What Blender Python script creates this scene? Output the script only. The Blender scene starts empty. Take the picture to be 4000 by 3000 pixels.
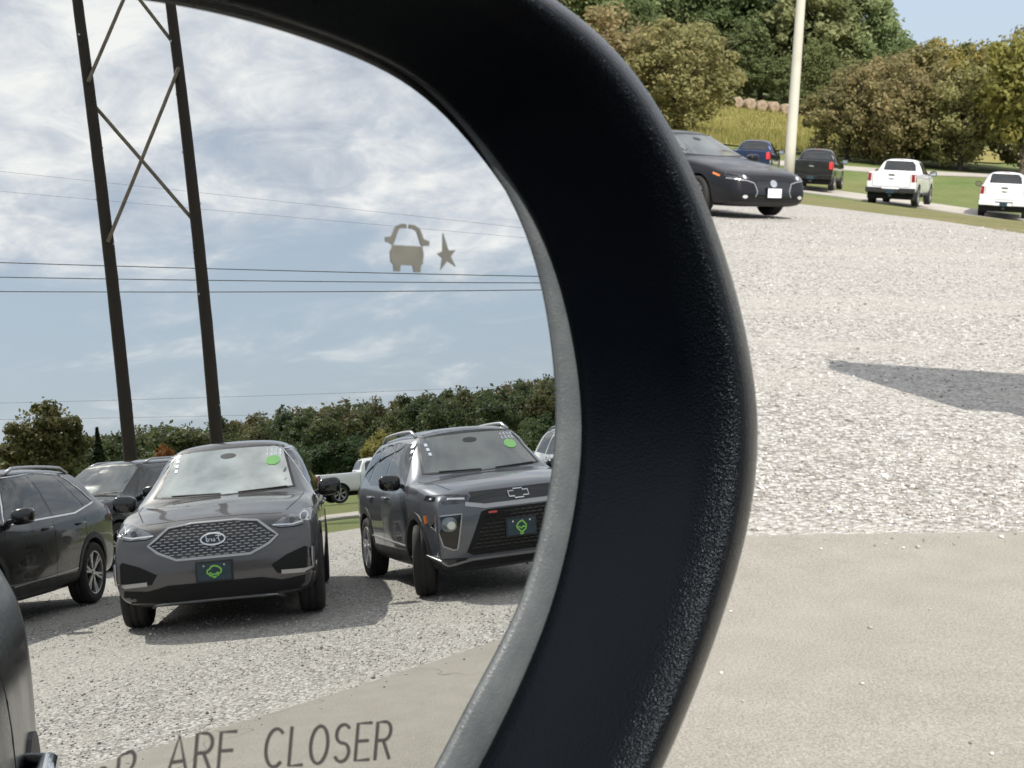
import bpy, bmesh, math, random
import numpy as np
from mathutils import Vector, Matrix
from mathutils.bvhtree import BVHTree
from mathutils.geometry import delaunay_2d_cdt
R = math.radians
scene = bpy.context.scene
col = scene.collection
# ------------------------------------------------------------------ camera
CAMZ = 1.444
PITCH = math.atan(520/3322); ROLL = R(2.5)
cam = bpy.data.cameras.new('camera'); camo = bpy.data.objects.new('camera', cam); col.objects.link(camo)
fw = Vector((0, math.cos(PITCH), -math.sin(PITCH))); rt = Vector((1, 0, 0)); up = rt.cross(fw)
r2 = rt*math.cos(ROLL)+up*math.sin(ROLL); u2 = up*math.cos(ROLL)-rt*math.sin(ROLL)
camo.matrix_world = Matrix(((r2.x, u2.x, -fw.x, 0), (r2.y, u2.y, -fw.y, 0), (r2.z, u2.z, -fw.z, CAMZ), (0, 0, 0, 1)))
cam.sensor_fit = 'HORIZONTAL'; cam.sensor_width = 36; cam.lens = 36*3322/2212
cam.clip_start = 0.01; cam.clip_end = 3000
cam.dof.use_dof = True; cam.dof.focus_distance = 0.48; cam.dof.aperture_fstop = 115
scene.camera = camo
# ------------------------------------------------------------------ world, sun, exposure
SUN_AZ, SUN_EL = 161.0, 47.0
world = bpy.data.worlds.new('World'); scene.world = world; world.use_nodes = True
wn = world.node_tree; wn.nodes.clear()
def N(nt, t, **kw):
    n = nt.nodes.new(t)
    for k, v in kw.items():
        if k.startswith('i_'): n.inputs[k[2:].replace('_', ' ')].default_value = v
        else: setattr(n, k, v)
    return n
def L(nt, a, ao, b, bi): nt.links.new(a.outputs[ao], b.inputs[bi])
def ramp(nt, stops, interp='LINEAR'):
    r = nt.nodes.new('ShaderNodeValToRGB'); e = r.color_ramp.elements; r.color_ramp.interpolation = interp
    while len(e) < len(stops): e.new(0.5)
    for k, (p, c) in enumerate(stops):
        e[k].position = p; e[k].color = (c[0], c[1], c[2], 1) if isinstance(c, (tuple, list)) else (c, c, c, 1)
    return r
def mathn(nt, op, a=None, b=None):
    m = nt.nodes.new('ShaderNodeMath'); m.operation = op
    for i, q in enumerate((a, b)):
        if q is None: continue
        if isinstance(q, (int, float)): m.inputs[i].default_value = q
        else: nt.links.new(q, m.inputs[i])
    return m.outputs[0]
def mixc(nt, fac, a, b, blend='MIX'):
    m = nt.nodes.new('ShaderNodeMix'); m.data_type = 'RGBA'; m.blend_type = blend
    for i, q in ((0, fac), (6, a), (7, b)):
        if isinstance(q, (int, float)): m.inputs[i].default_value = q
        elif isinstance(q, (tuple, list)): m.inputs[i].default_value = (*q[:3], 1)
        else: nt.links.new(q, m.inputs[i])
    return m.outputs[2]
def build_world():
    nt = wn
    sky = N(nt, 'ShaderNodeTexSky', sky_type='NISHITA', sun_disc=False, sun_elevation=R(SUN_EL), sun_rotation=R(SUN_AZ), air_density=1.0, dust_density=1.2, ozone_density=1.2)
    tc = N(nt, 'ShaderNodeTexCoord')
    sep = N(nt, 'ShaderNodeSeparateXYZ'); L(nt, tc, 'Generated', sep, 0)
    z = mathn(nt, 'ADD', mathn(nt, 'MAXIMUM', sep.outputs[2], 0.0), 0.24)
    px = mathn(nt, 'DIVIDE', sep.outputs[0], z); py = mathn(nt, 'DIVIDE', sep.outputs[1], z)
    cb = N(nt, 'ShaderNodeCombineXYZ'); nt.links.new(px, cb.inputs[0]); nt.links.new(py, cb.inputs[1])
    def noise(scale, det, rough, dist, off):
        mp = N(nt, 'ShaderNodeMapping'); mp.inputs['Location'].default_value = off; L(nt, cb, 0, mp, 0)
        n = N(nt, 'ShaderNodeTexNoise'); L(nt, mp, 0, n, 'Vector')
        n.inputs['Scale'].default_value = scale; n.inputs['Detail'].default_value = det
        n.inputs['Roughness'].default_value = rough; n.inputs['Distortion'].default_value = dist
        return n.outputs[0]
    big = noise(0.6, 3, 0.5, 0.2, (3.1, 1.7, 0))
    puff = noise(3.4, 9, 0.58, 0.55, (0.4, 5.2, 1))
    fine = noise(7.5, 8, 0.62, 0.6, (7.4, 2.2, 3))
    # more cloud overhead than at the horizon, as with any thin deck seen edge-on through haze
    elev = ramp(nt, [(0.0, 0.0), (0.11, 0.03), (0.15, 0.30), (0.20, 0.85), (0.35, 0.98)]); nt.links.new(sep.outputs[2], elev.inputs[0])
    d = mathn(nt, 'ADD', mathn(nt, 'MULTIPLY', puff, 0.62), mathn(nt, 'MULTIPLY', big, 0.42))
    d = mathn(nt, 'ADD', d, mathn(nt, 'MULTIPLY', elev.outputs[0], 0.30))
    cov = ramp(nt, [(0.54, 0), (0.84, 1)], 'EASE'); nt.links.new(d, cov.inputs[0])
    sh = mathn(nt, 'ADD', mathn(nt, 'MULTIPLY', fine, 0.55), mathn(nt, 'MULTIPLY', puff, 0.45))
    shade = ramp(nt, [(0.36, (6.7, 7.2, 8.5)), (0.49, (9.7, 10.0, 10.9)), (0.62, (13.8, 13.6, 13.5))]); nt.links.new(sh, shade.inputs[0])
    base = mixc(nt, 0.75, sky.outputs[0], (6.5, 7.7, 9.4))
    c = mixc(nt, mathn(nt, 'MULTIPLY', cov.outputs[0], 0.93), base, shade.outputs[0])
    bg = N(nt, 'ShaderNodeBackground'); bg.inputs[1].default_value = 0.082
    nt.links.new(c, bg.inputs[0])
    out = N(nt, 'ShaderNodeOutputWorld'); L(nt, bg, 0, out, 0)
build_world()
sun = bpy.data.lights.new('sun', 'SUN'); sun.energy = 5.0; sun.angle = R(0.6); sun.color = (1, 0.95, 0.87)
suno = bpy.data.objects.new('sun', sun); col.objects.link(suno)
sd = Vector((math.sin(R(SUN_AZ))*math.cos(R(SUN_EL)), math.cos(R(SUN_AZ))*math.cos(R(SUN_EL)), math.sin(R(SUN_EL))))
suno.rotation_euler = sd.to_track_quat('Z', 'Y').to_euler()
scene.view_settings.view_transform = 'Standard'; scene.view_settings.look = 'None'
scene.view_settings.exposure = 0.24; scene.view_settings.gamma = 1
scene.render.resolution_x = 1024; scene.render.resolution_y = 768
scene.render.engine = 'CYCLES'
scene.cycles.max_bounces = 8
random.seed(7); rng = np.random.default_rng(7)

# ------------------------------------------------------------------ materials
MATS = {}
def pmat(name, color, rough=0.5, metal=0.0, coat=0.0, spec=0.5, var=0.0, vscale=20, bump=0.0, bscale=200, ior=1.5, trans=0.0, emis=None):
    if name in MATS: return MATS[name]
    m = bpy.data.materials.new(name); m.use_nodes = True; nt = m.node_tree; b = nt.nodes['Principled BSDF']
    b.inputs['Base Color'].default_value = (*color, 1); b.inputs['Roughness'].default_value = rough
    b.inputs['Metallic'].default_value = metal; b.inputs['Coat Weight'].default_value = coat
    b.inputs['Coat Roughness'].default_value = 0.04
    b.inputs['Specular IOR Level'].default_value = spec; b.inputs['IOR'].default_value = ior
    b.inputs['Transmission Weight'].default_value = trans
    if coat >= 0.4 and rough > 0.2: b.inputs['Specular IOR Level'].default_value = 0.2
    if emis: b.inputs['Emission Color'].default_value = (*emis[:3], 1); b.inputs['Emission Strength'].default_value = emis[3]
    tc = N(nt, 'ShaderNodeTexCoord')
    if var:
        n = N(nt, 'ShaderNodeTexNoise'); L(nt, tc, 'Object', n, 'Vector'); n.inputs['Scale'].default_value = vscale; n.inputs['Detail'].default_value = 6
        r = ramp(nt, [(0.3, tuple(c*(1-var) for c in color)), (0.7, tuple(min(1, c*(1+var)) for c in color))]); L(nt, n, 0, r, 0)
        L(nt, r, 0, b, 'Base Color')
        rr = ramp(nt, [(0.3, max(0, rough-0.08)), (0.7, min(1, rough+0.1))]); L(nt, n, 0, rr, 0); L(nt, rr, 0, b, 'Roughness')
    if bump:
        n2 = N(nt, 'ShaderNodeTexNoise'); L(nt, tc, 'Object', n2, 'Vector'); n2.inputs['Scale'].default_value = bscale; n2.inputs['Detail'].default_value = 4
        bp = N(nt, 'ShaderNodeBump'); bp.inputs['Strength'].default_value = bump; bp.inputs['Distance'].default_value = 0.5/bscale
        L(nt, n2, 0, bp, 'Height'); L(nt, bp, 0, b, 'Normal')
    MATS[name] = m
    return m
def paint(name, color, metal=0.5, rough=0.32, coat=1.0): return pmat(name, color, rough, metal, coat=coat, var=0.04, vscale=3)
GLASS = pmat('tinted_glass', (0.012, 0.014, 0.014), 0.02, ior=1.75, spec=0.6)
SHIELD = pmat('windscreen_glass', (0.05, 0.058, 0.052), 0.03, ior=2.3, spec=0.7, var=0.85, vscale=2.2)
CHROME = pmat('chrome', (0.75, 0.75, 0.76), 0.12, 1.0)
SATIN = pmat('satin_silver', (0.45, 0.45, 0.46), 0.35, 0.9)
PLAS = pmat('black_plastic', (0.018, 0.018, 0.019), 0.55, var=0.2, vscale=8)
GLOSSB = pmat('gloss_black', (0.006, 0.006, 0.007), 0.12, coat=0.6)
TYRE = pmat('tyre_rubber', (0.022, 0.021, 0.020), 0.85, var=0.25, vscale=10)
RIMS = pmat('alloy_silver', (0.42, 0.42, 0.43), 0.3, 0.9, var=0.1)
RIMD = pmat('alloy_dark', (0.06, 0.06, 0.065), 0.3, 0.8)
LAMP = pmat('lamp_lens', (0.20, 0.205, 0.22), 0.06, 0.55, coat=1.0, var=0.6, vscale=14)
LAMPD = pmat('lamp_lens_dark', (0.05, 0.05, 0.055), 0.06, 0.3, coat=1.0, var=0.6, vscale=14)
LAMPW = pmat('lamp_bright', (0.8, 0.8, 0.8), 0.15, 0.6, coat=1.0)
RED = pmat('red_lens', (0.22, 0.010, 0.010), 0.1, coat=1.0)
REDB = pmat('red_lens_bright', (0.75, 0.03, 0.03), 0.15, coat=1.0)
AMBER = pmat('amber_lens', (0.75, 0.20, 0.02), 0.15, coat=1.0)
NAVY = pmat('plate_navy', (0.018, 0.042, 0.058), 0.4, var=0.2)
LIME = pmat('lime_print', (0.26, 0.62, 0.10), 0.5)
LIMES = pmat('lime_sticker', (0.20, 0.48, 0.14), 0.4, coat=0.5)
WHITEP = pmat('white_print', (0.62, 0.66, 0.74), 0.5)
PLATEW = pmat('plate_white', (0.75, 0.78, 0.84), 0.4)
PINK = pmat('red_badge', (0.5, 0.08, 0.06), 0.4)
MIRG = pmat('door_mirror_glass', (0.6, 0.62, 0.62), 0.03, 1.0)
UNDER = pmat('underbody', (0.008, 0.008, 0.008), 0.9)

# ------------------------------------------------------------------ helpers
def tag(o, label=None, cat=None, group=None, kind=None):
    if label: o['label'] = label
    if cat: o['category'] = cat
    if group: o['group'] = group
    if kind: o['kind'] = kind
    return o
def empty(name, loc, rz=0, label=None, cat=None, group=None):
    o = bpy.data.objects.new(name, None); col.objects.link(o); o.location = loc; o.rotation_euler = (0, 0, rz)
    o.empty_display_size = 0.1
    return tag(o, label, cat, group)
def link(name, me, mat=None, parent=None, smooth=True):
    o = bpy.data.objects.new(name, me); col.objects.link(o)
    if mat is not None and not me.materials: me.materials.append(mat)
    if parent is not None: o.parent = parent
    if smooth and len(me.polygons): me.polygons.foreach_set('use_smooth', [True]*len(me.polygons))
    return o
def mk(name, vs, fs, mat=None, parent=None, smooth=False):
    me = bpy.data.meshes.new(name); me.from_pydata([tuple(v) for v in vs], [], fs); me.update()
    return link(name, me, mat, parent, smooth)
def bm_obj(name, bm, mat=None, parent=None, smooth=False, bevel=0, seg=2):
    if bevel: bmesh.ops.bevel(bm, geom=[e for e in bm.edges if len(e.link_faces) == 2 and e.calc_face_angle(0) > 0.5], offset=bevel, segments=seg, affect='EDGES', profile=0.5)
    bmesh.ops.recalc_face_normals(bm, faces=bm.faces)
    me = bpy.data.meshes.new(name); bm.to_mesh(me); bm.free()
    return link(name, me, mat, parent, smooth)
def add_box(bm, c, s, rot=None):
    m = Matrix.Translation(c) @ (rot.to_4x4() if rot is not None else Matrix()) @ Matrix.Diagonal((*s, 1))
    return bmesh.ops.create_cube(bm, size=1, matrix=m)['verts']
def tube(pts, radii, seg=10, caps=True):
    """a tube along pts"""
    vs, fs = [], []; n = len(pts); pts = [Vector(p) for p in pts]
    ref = Vector((0, 0, 1))
    for i, p in enumerate(pts):
        t = (pts[min(i+1, n-1)]-pts[max(i-1, 0)]).normalized()
        a = t.cross(ref)
        if a.length < 0.05: a = t.cross(Vector((1, 0, 0)))
        a.normalize(); b = t.cross(a); r = radii[i] if isinstance(radii, (list, tuple)) else radii
        for k in range(seg):
            q = 2*math.pi*k/seg; vs.append(p+a*(r*math.cos(q))+b*(r*math.sin(q)))
    for i in range(n-1):
        for k in range(seg):
            fs.append((i*seg+k, i*seg+(k+1) % seg, (i+1)*seg+(k+1) % seg, (i+1)*seg+k))
    if caps: fs.append(tuple(range(seg))[::-1]); fs.append(tuple(range((n-1)*seg, n*seg)))
    return vs, fs
def join(*vf):
    V, F = [], []
    for vs, fs in vf:
        o = len(V); V += list(vs); F += [tuple(i+o for i in f) for f in fs]
    return V, F
def lathe(profile, seg=32, axis='y'):
    """profile (r, a) around axis"""
    vs, fs = [], []; n = len(profile)
    for k in range(seg):
        q = 2*math.pi*k/seg
        for r, a in profile:
            p = (r*math.cos(q), a, r*math.sin(q)) if axis == 'y' else (r*math.cos(q), r*math.sin(q), a)
            vs.append(p)
    for k in range(seg):
        for i in range(n-1):
            fs.append((k*n+i, ((k+1) % seg)*n+i, ((k+1) % seg)*n+i+1, k*n+i+1))
    return vs, fs
def fast_quads(name, V, col_attr=None):
    """V: (n,4,3) array of quads"""
    n = V.shape[0]; me = bpy.data.meshes.new(name)
    me.vertices.add(n*4); me.vertices.foreach_set('co', V.reshape(-1).astype(np.float32))
    me.loops.add(n*4); me.loops.foreach_set('vertex_index', np.arange(n*4, dtype=np.int32))
    me.polygons.add(n); me.polygons.foreach_set('loop_start', np.arange(0, n*4, 4, dtype=np.int32))
    if col_attr is not None:
        at = me.attributes.new('tint', 'FLOAT', 'POINT'); at.data.foreach_set('value', np.repeat(col_attr, 4).astype(np.float32))
    me.update(); me.validate()
    return me

# ------------------------------------------------------------------ terrain
CP = np.array([(0, 0, 0), (-20, -10, 0), (20, 5, 0), (10, -8, 0), (12, -5, 0), (22, -13, 0), (5, -20, 0), (-15, 10, 0), (0, 12, 0), (15, 16, 0), (-15, 25, .3), (-20, -30, 0),
    (2.9, 28.7, .33), (4.6, 27, .315), (6.1, 35.5, .33), (14, 70.6, -.2), (15.5, 62, -.36), (19.6, 63, -.78), (11.7, 75, .07), (12, 50, -.1), (21.3, 92.6, .73), (29.2, 90.4, .71), (26.4, 101.6, 1.03),
    (36.9, 223, 7.1), (22, 150, 3.2), (12.4, 119, 2.85), (-30, 150, 6), (-60, 60, 2), (0, 260, 14), (90, 250, 4), (60, 60, -1.6), (-40, 320, 20), (60, 120, 0.6),
    (30, -17.5, -.1), (36, -21, -.25), (44, -25, -.26), (46, -23, -.30), (60, -34, -.7), (90, -50, -1.0), (232, -94, 4), (200, -140, 2), (140, -200, 0), (300, -200, 6), (320, -110, 9), (120, 10, -.5), (250, 60, 0),
    (-100, -100, 0), (0, -200, 0), (-250, 0, 2), (-300, 300, 15), (300, 300, 8), (0, 600, 22), (600, 0, 8), (600, -400, 12), (0, -600, 0), (-600, 0, 4), (600, 600, 15), (-600, 600, 15), (-600, -600, 0)], float)
def _phi(r): return np.where(r > 1e-9, r*r*np.log(np.maximum(r, 1e-9)), 0)
_n = len(CP); _d = np.hypot(CP[:, None, 0]-CP[None, :, 0], CP[:, None, 1]-CP[None, :, 1])/100
_A = np.zeros((_n+3, _n+3)); _A[:_n, :_n] = _phi(_d)+np.eye(_n)*1e-4
_A[:_n, _n] = 1; _A[:_n, _n+1:] = CP[:, :2]/100; _A[_n:, :_n] = _A[:_n, _n:].T
_w = np.linalg.solve(_A, np.concatenate([CP[:, 2], np.zeros(3)]))
def gz(x, y):
    x = np.atleast_1d(np.asarray(x, float)); y = np.atleast_1d(np.asarray(y, float)); sh = x.shape; x = x.ravel(); y = y.ravel()
    d = np.hypot(x[:, None]-CP[None, :, 0], y[:, None]-CP[None, :, 1])/100
    return (_phi(d)@_w[:_n]+_w[_n]+x/100*_w[_n+1]+y/100*_w[_n+2]).reshape(sh)
def gz1(x, y): return float(gz([x], [y])[0])
LANE = R(12.2); LU = Vector((math.cos(LANE), math.sin(LANE), 0)); LN = Vector((-math.sin(LANE), math.cos(LANE), 0))
def lane(a, n): return (LU.x*a+LN.x*n, LU.y*a+LN.y*n)       # along the drive, across the drive

def ground_mat(name, build, rough=0.9, bumpd=0.02, bumps=0.6):
    m = bpy.data.materials.new(name); m.use_nodes = True; nt = m.node_tree; b = nt.nodes['Principled BSDF']
    b.inputs['Roughness'].default_value = rough; b.inputs['Specular IOR Level'].default_value = 0.25
    g = N(nt, 'ShaderNodeNewGeometry')
    c, h = build(nt, g.outputs['Position'])
    nt.links.new(c, b.inputs['Base Color'])
    if h is not None:
        bp = N(nt, 'ShaderNodeBump'); bp.inputs['Strength'].default_value = bumps; bp.inputs['Distance'].default_value = bumpd
        nt.links.new(h, bp.inputs['Height']); L(nt, bp, 0, b, 'Normal')
    return m
def nz(nt, pos, s, det=5, rough=0.55, out=0):
    n = N(nt, 'ShaderNodeTexNoise'); nt.links.new(pos, n.inputs['Vector']); n.inputs['Scale'].default_value = s; n.inputs['Detail'].default_value = det; n.inputs['Roughness'].default_value = rough
    return n.outputs[out]
def vor(nt, pos, s, out='Color', feat='F1'):
    n = N(nt, 'ShaderNodeTexVoronoi'); n.feature = feat; nt.links.new(pos, n.inputs['Vector']); n.inputs['Scale'].default_value = s
    return n.outputs[out]
def rmp(nt, src, stops, interp='LINEAR'):
    r = ramp(nt, stops, interp); nt.links.new(src, r.inputs[0]); return r.outputs[0]
def b_gravel(nt, p):
    big = nz(nt, p, 0.35, 4); mid = nz(nt, p, 2.2, 6)
    d1 = vor(nt, p, 34, 'Distance'); c1 = vor(nt, p, 34, 'Color'); d2 = vor(nt, p, 78, 'Distance'); c2 = vor(nt, p, 78, 'Color')
    s1 = N(nt, 'ShaderNodeSeparateColor'); nt.links.new(c1, s1.inputs[0]); s2 = N(nt, 'ShaderNodeSeparateColor'); nt.links.new(c2, s2.inputs[0])
    stone = rmp(nt, s1.outputs[0], [(0, (0.17, 0.155, 0.135)), (0.3, (0.35, 0.33, 0.295)), (0.6, (0.56, 0.54, 0.505)), (1, (0.80, 0.785, 0.755))])
    stone2 = rmp(nt, s2.outputs[0], [(0, (0.22, 0.205, 0.18)), (0.5, (0.45, 0.425, 0.385)), (1, (0.66, 0.635, 0.595))])
    c = mixc(nt, 0.45, stone, stone2)
    gap = rmp(nt, d1, [(0.35, 1), (0.75, 0.55)])
    c = mixc(nt, 1.0, c, gap, 'MULTIPLY')
    mp = N(nt, 'ShaderNodeMapping'); nt.links.new(p, mp.inputs[0]); mp.inputs['Rotation'].default_value = (0, 0, -LANE); mp.inputs['Scale'].default_value = (0.12, 0.9, 1)
    trk = nz(nt, mp.outputs[0], 1.0, 5, 0.6)
    dirt = mathn(nt, 'MULTIPLY', rmp(nt, trk, [(0.44, 0), (0.60, 1)]), rmp(nt, nz(nt, p, 3.0, 6, 0.7), [(0.34, 0.35), (0.62, 1)]))
    c = mixc(nt, mathn(nt, 'MULTIPLY', dirt, 0.72), c, mixc(nt, mid, (0.38, 0.357, 0.318), (0.49, 0.465, 0.42)))
    leaf = rmp(nt, nz(nt, p, 1.4, 8, 0.7), [(0.66, 0), (0.72, 1)])
    c = mixc(nt, mathn(nt, 'MULTIPLY', leaf, 0.35), c, (0.22, 0.17, 0.11))
    h = mathn(nt, 'SUBTRACT', mathn(nt, 'MULTIPLY', mid, 0.5), mathn(nt, 'ADD', d1, mathn(nt, 'MULTIPLY', d2, 0.5)))
    return c, h
def b_conc(nt, p):
    big = nz(nt, p, 0.5, 5); fine = nz(nt, p, 140, 4, 0.75); mid = nz(nt, p, 5, 6)
    c = rmp(nt, mid, [(0.3, (0.315, 0.295, 0.252)), (0.7, (0.365, 0.343, 0.298))])
    c = mixc(nt, mathn(nt, 'MULTIPLY', rmp(nt, big, [(0.4, 0), (0.65, 1)]), 0.35), c, (0.28, 0.255, 0.22))
    c = mixc(nt, 1.0, c, rmp(nt, fine, [(0.28, 0.50), (0.5, 0.97), (0.72, 1.5)]), 'MULTIPLY')
    st = rmp(nt, nz(nt, p, 2.3, 3), [(0.72, 0), (0.76, 1)])
    c = mixc(nt, mathn(nt, 'MULTIPLY', st, 0.25), c, (0.2, 0.18, 0.15))
    cr = N(nt, 'ShaderNodeTexVoronoi'); cr.feature = 'DISTANCE_TO_EDGE'
    wp = N(nt, 'ShaderNodeVectorMath', operation='ADD'); nt.links.new(p, wp.inputs[0])
    nn = N(nt, 'ShaderNodeTexNoise'); nt.links.new(p, nn.inputs['Vector']); nn.inputs['Scale'].default_value = 2.5; L(nt, nn, 'Color', wp, 1); L(nt, wp, 0, cr, 'Vector'); cr.inputs['Scale'].default_value = 0.22
    ck = rmp(nt, cr.outputs[0], [(0.0, 1), (0.0016, 0)])
    c = mixc(nt, mathn(nt, 'MULTIPLY', ck, 0.6), c, (0.10, 0.09, 0.08))
    return c, fine
def b_grass(nt, p):
    big = nz(nt, p, 0.07, 5); mid = nz(nt, p, 0.6, 7, 0.65); fine = nz(nt, p, 14, 5, 0.7)
    c = rmp(nt, mid, [(0.3, (0.090, 0.132, 0.036)), (0.5, (0.135, 0.178, 0.054)), (0.72, (0.190, 0.205, 0.080))])
    c = mixc(nt, rmp(nt, big, [(0.42, 0), (0.60, 0.55)]), c, (0.20, 0.185, 0.075))
    c = mixc(nt, 1.0, c, rmp(nt, fine, [(0.3, 0.6), (0.7, 1.3)]), 'MULTIPLY')
    return c, fine
def b_field(nt, p):
    mid = nz(nt, p, 0.25, 7, 0.65); fine = nz(nt, p, 5, 5, 0.7)
    c = rmp(nt, mid, [(0.3, (0.20, 0.20, 0.05)), (0.5, (0.27, 0.235, 0.075)), (0.7, (0.32, 0.25, 0.10))])
    return mixc(nt, 1.0, c, rmp(nt, fine, [(0.3, 0.65), (0.7, 1.25)]), 'MULTIPLY'), fine
def b_verge(nt, p):
    mid = nz(nt, p, 0.5, 7, 0.7); fine = nz(nt, p, 10, 5, 0.75)
    c = rmp(nt, mid, [(0.3, (0.12, 0.15, 0.045)), (0.5, (0.19, 0.18, 0.075)), (0.7, (0.25, 0.205, 0.11))])
    return mixc(nt, 1.0, c, rmp(nt, fine, [(0.3, 0.6), (0.7, 1.3)]), 'MULTIPLY'), fine
def b_road(nt, p):
    mid = nz(nt, p, 1.2, 6); fine = nz(nt, p, 60, 3)
    c = rmp(nt, mid, [(0.3, (0.34, 0.315, 0.275)), (0.7, (0.44, 0.41, 0.365))])
    return mixc(nt, 1.0, c, rmp(nt, fine, [(0.3, 0.85), (0.7, 1.1)]), 'MULTIPLY'), fine
M_GRAVEL = ground_mat('gravel', b_gravel, 0.9, 0.02, 0.9); M_CONC = ground_mat('worn_concrete', b_conc, 0.75, 0.009, 0.8)
M_GRASS = ground_mat('grass_ground', b_grass, 0.95, 0.08, 0.8); M_FIELD = ground_mat('dry_field', b_field, 0.95, 0.2, 0.8); M_ROAD = ground_mat('pale_road', b_road, 0.9, 0.01, 0.4)
def grid_sheet(name, xs, ys, off, mat, inside=None, fn=None):
    X, Y = np.meshgrid(xs, ys, indexing='ij')
    if fn: X, Y = fn(X, Y)
    Z = gz(X, Y)+off; nx, ny = X.shape
    V = np.stack([X, Y, Z], -1).reshape(-1, 3)
    F = []
    for i in range(nx-1):
        for j in range(ny-1):
            a = i*ny+j; F.append((a, a+ny, a+ny+1, a+1))
    o = mk(name, V, F, mat, smooth=True); o['kind'] = 'structure'
    return o
_s = np.linspace(-1, 1, 221); _g = np.sinh(_s*4.6)/math.sinh(4.6)*900
grid_sheet('ground', _g, _g, -0.05, M_GRASS)
def poly_sheet(name, poly, off, mat, res=1.5, thick=0.0, wob=0.0):
    """a draped sheet with a polygonal outline"""
    pts = []
    for i, p in enumerate(poly):
        q = poly[(i+1) % len(poly)]; n = max(1, int(math.dist(p, q)/res))
        for k in range(n):
            t = k/n; w = wob*random.uniform(-1, 1)
            pts.append(Vector((p[0]+(q[0]-p[0])*t+w, p[1]+(q[1]-p[1])*t+w*random.uniform(-1, 1))))
    nb = len(pts); xs = [p.x for p in pts]; ys = [p.y for p in pts]
    inner = []
    def ins(x, y):
        c = False; j = nb-1
        for i in range(nb):
            if (ys[i] > y) != (ys[j] > y) and x < (xs[j]-xs[i])*(y-ys[i])/(ys[j]-ys[i])+xs[i]: c = not c
            j = i
        return c
    gx = np.arange(min(xs)+res*.5, max(xs), res); gy = np.arange(min(ys)+res*.5, max(ys), res)
    for x in gx:
        for y in gy:
            if ins(x, y): inner.append(Vector((x, y)))
    v, e, f, *_ = delaunay_2d_cdt(pts+inner, [(i, (i+1) % nb) for i in range(nb)], [list(range(nb))], 1, 1e-5)
    Z = gz([p.x for p in v], [p.y for p in v])+off
    V = [(p.x, p.y, z) for p, z in zip(v, Z)]; F = [tuple(q) for q in f]
    if thick:
        n0 = len(V); V += [(V[i][0], V[i][1], V[i][2]-thick) for i in range(nb)]
        F += [(i, i+n0, (i+1) % nb+n0, (i+1) % nb) for i in range(nb)]
    o = mk(name, V, F, mat, smooth=False); o['kind'] = 'structure'
    return o
lot = [(-38, 34), (-20, 44), (-5, 47), (4.0, 41), (6.4, 35.6), (7.6, 32.4), (9.1, 27.4), (13, 18.5), (19, 10.5), (26, 7), lane(38, -1), lane(38, -15.5), lane(30, -17.0), lane(18, -17.3), lane(5, -17.5), lane(-20, -19), lane(-45, -17)]
poly_sheet('gravel_lot', lot, 0.02, M_GRAVEL, 1.6, 0.08, 0.28)
poly_sheet('concrete_drive', [lane(-60, -4.87), lane(60, -4.87), lane(60, 5.34), lane(-60, 5.34)], 0.034, M_CONC, 1.6, 0.06)
poly_sheet('farm_road', [lane(-150, -27.5), lane(150, -27.5), lane(150, -23.4), lane(-150, -23.4)], 0.02, M_ROAD, 2.5, 0.06)
poly_sheet('far_road', [(-10, 99.5), (18, 96.5), (40, 92.5), (80, 82), (130, 66), (130, 60.5), (80, 77), (40, 88), (18, 92), (-10, 95)], 0.02, M_ROAD, 2.5, 0.06)
poly_sheet('parking_strip', [(6, 82), (13, 76), (20, 70), (26, 66), (34, 60), (45, 52), (44, 47), (33, 54.5), (23, 60), (14.5, 66.5), (8, 73), (3, 79)], 0.02, M_ROAD, 2.0, 0.06)
M_VERGE = ground_mat('dry_verge_grass', b_verge, 0.95, 0.08, 0.8)
poly_sheet('dry_verge', [(4.2, 40.5), (6.2, 35.4), (7.4, 32.2), (8.9, 27.2), (12.8, 18.3), (19, 10.2), (24, 16), (20, 26), (19, 40), (16, 52), (10, 58), (5, 52)], 0.012, M_VERGE, 1.8, 0.0, 0.5)
poly_sheet('hay_field', [(-10, 125), (14, 108), (20, 106), (36, 118), (52, 150), (62, 235), (20, 246), (-10, 240)], 0.05, M_FIELD, 5.0)

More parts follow.
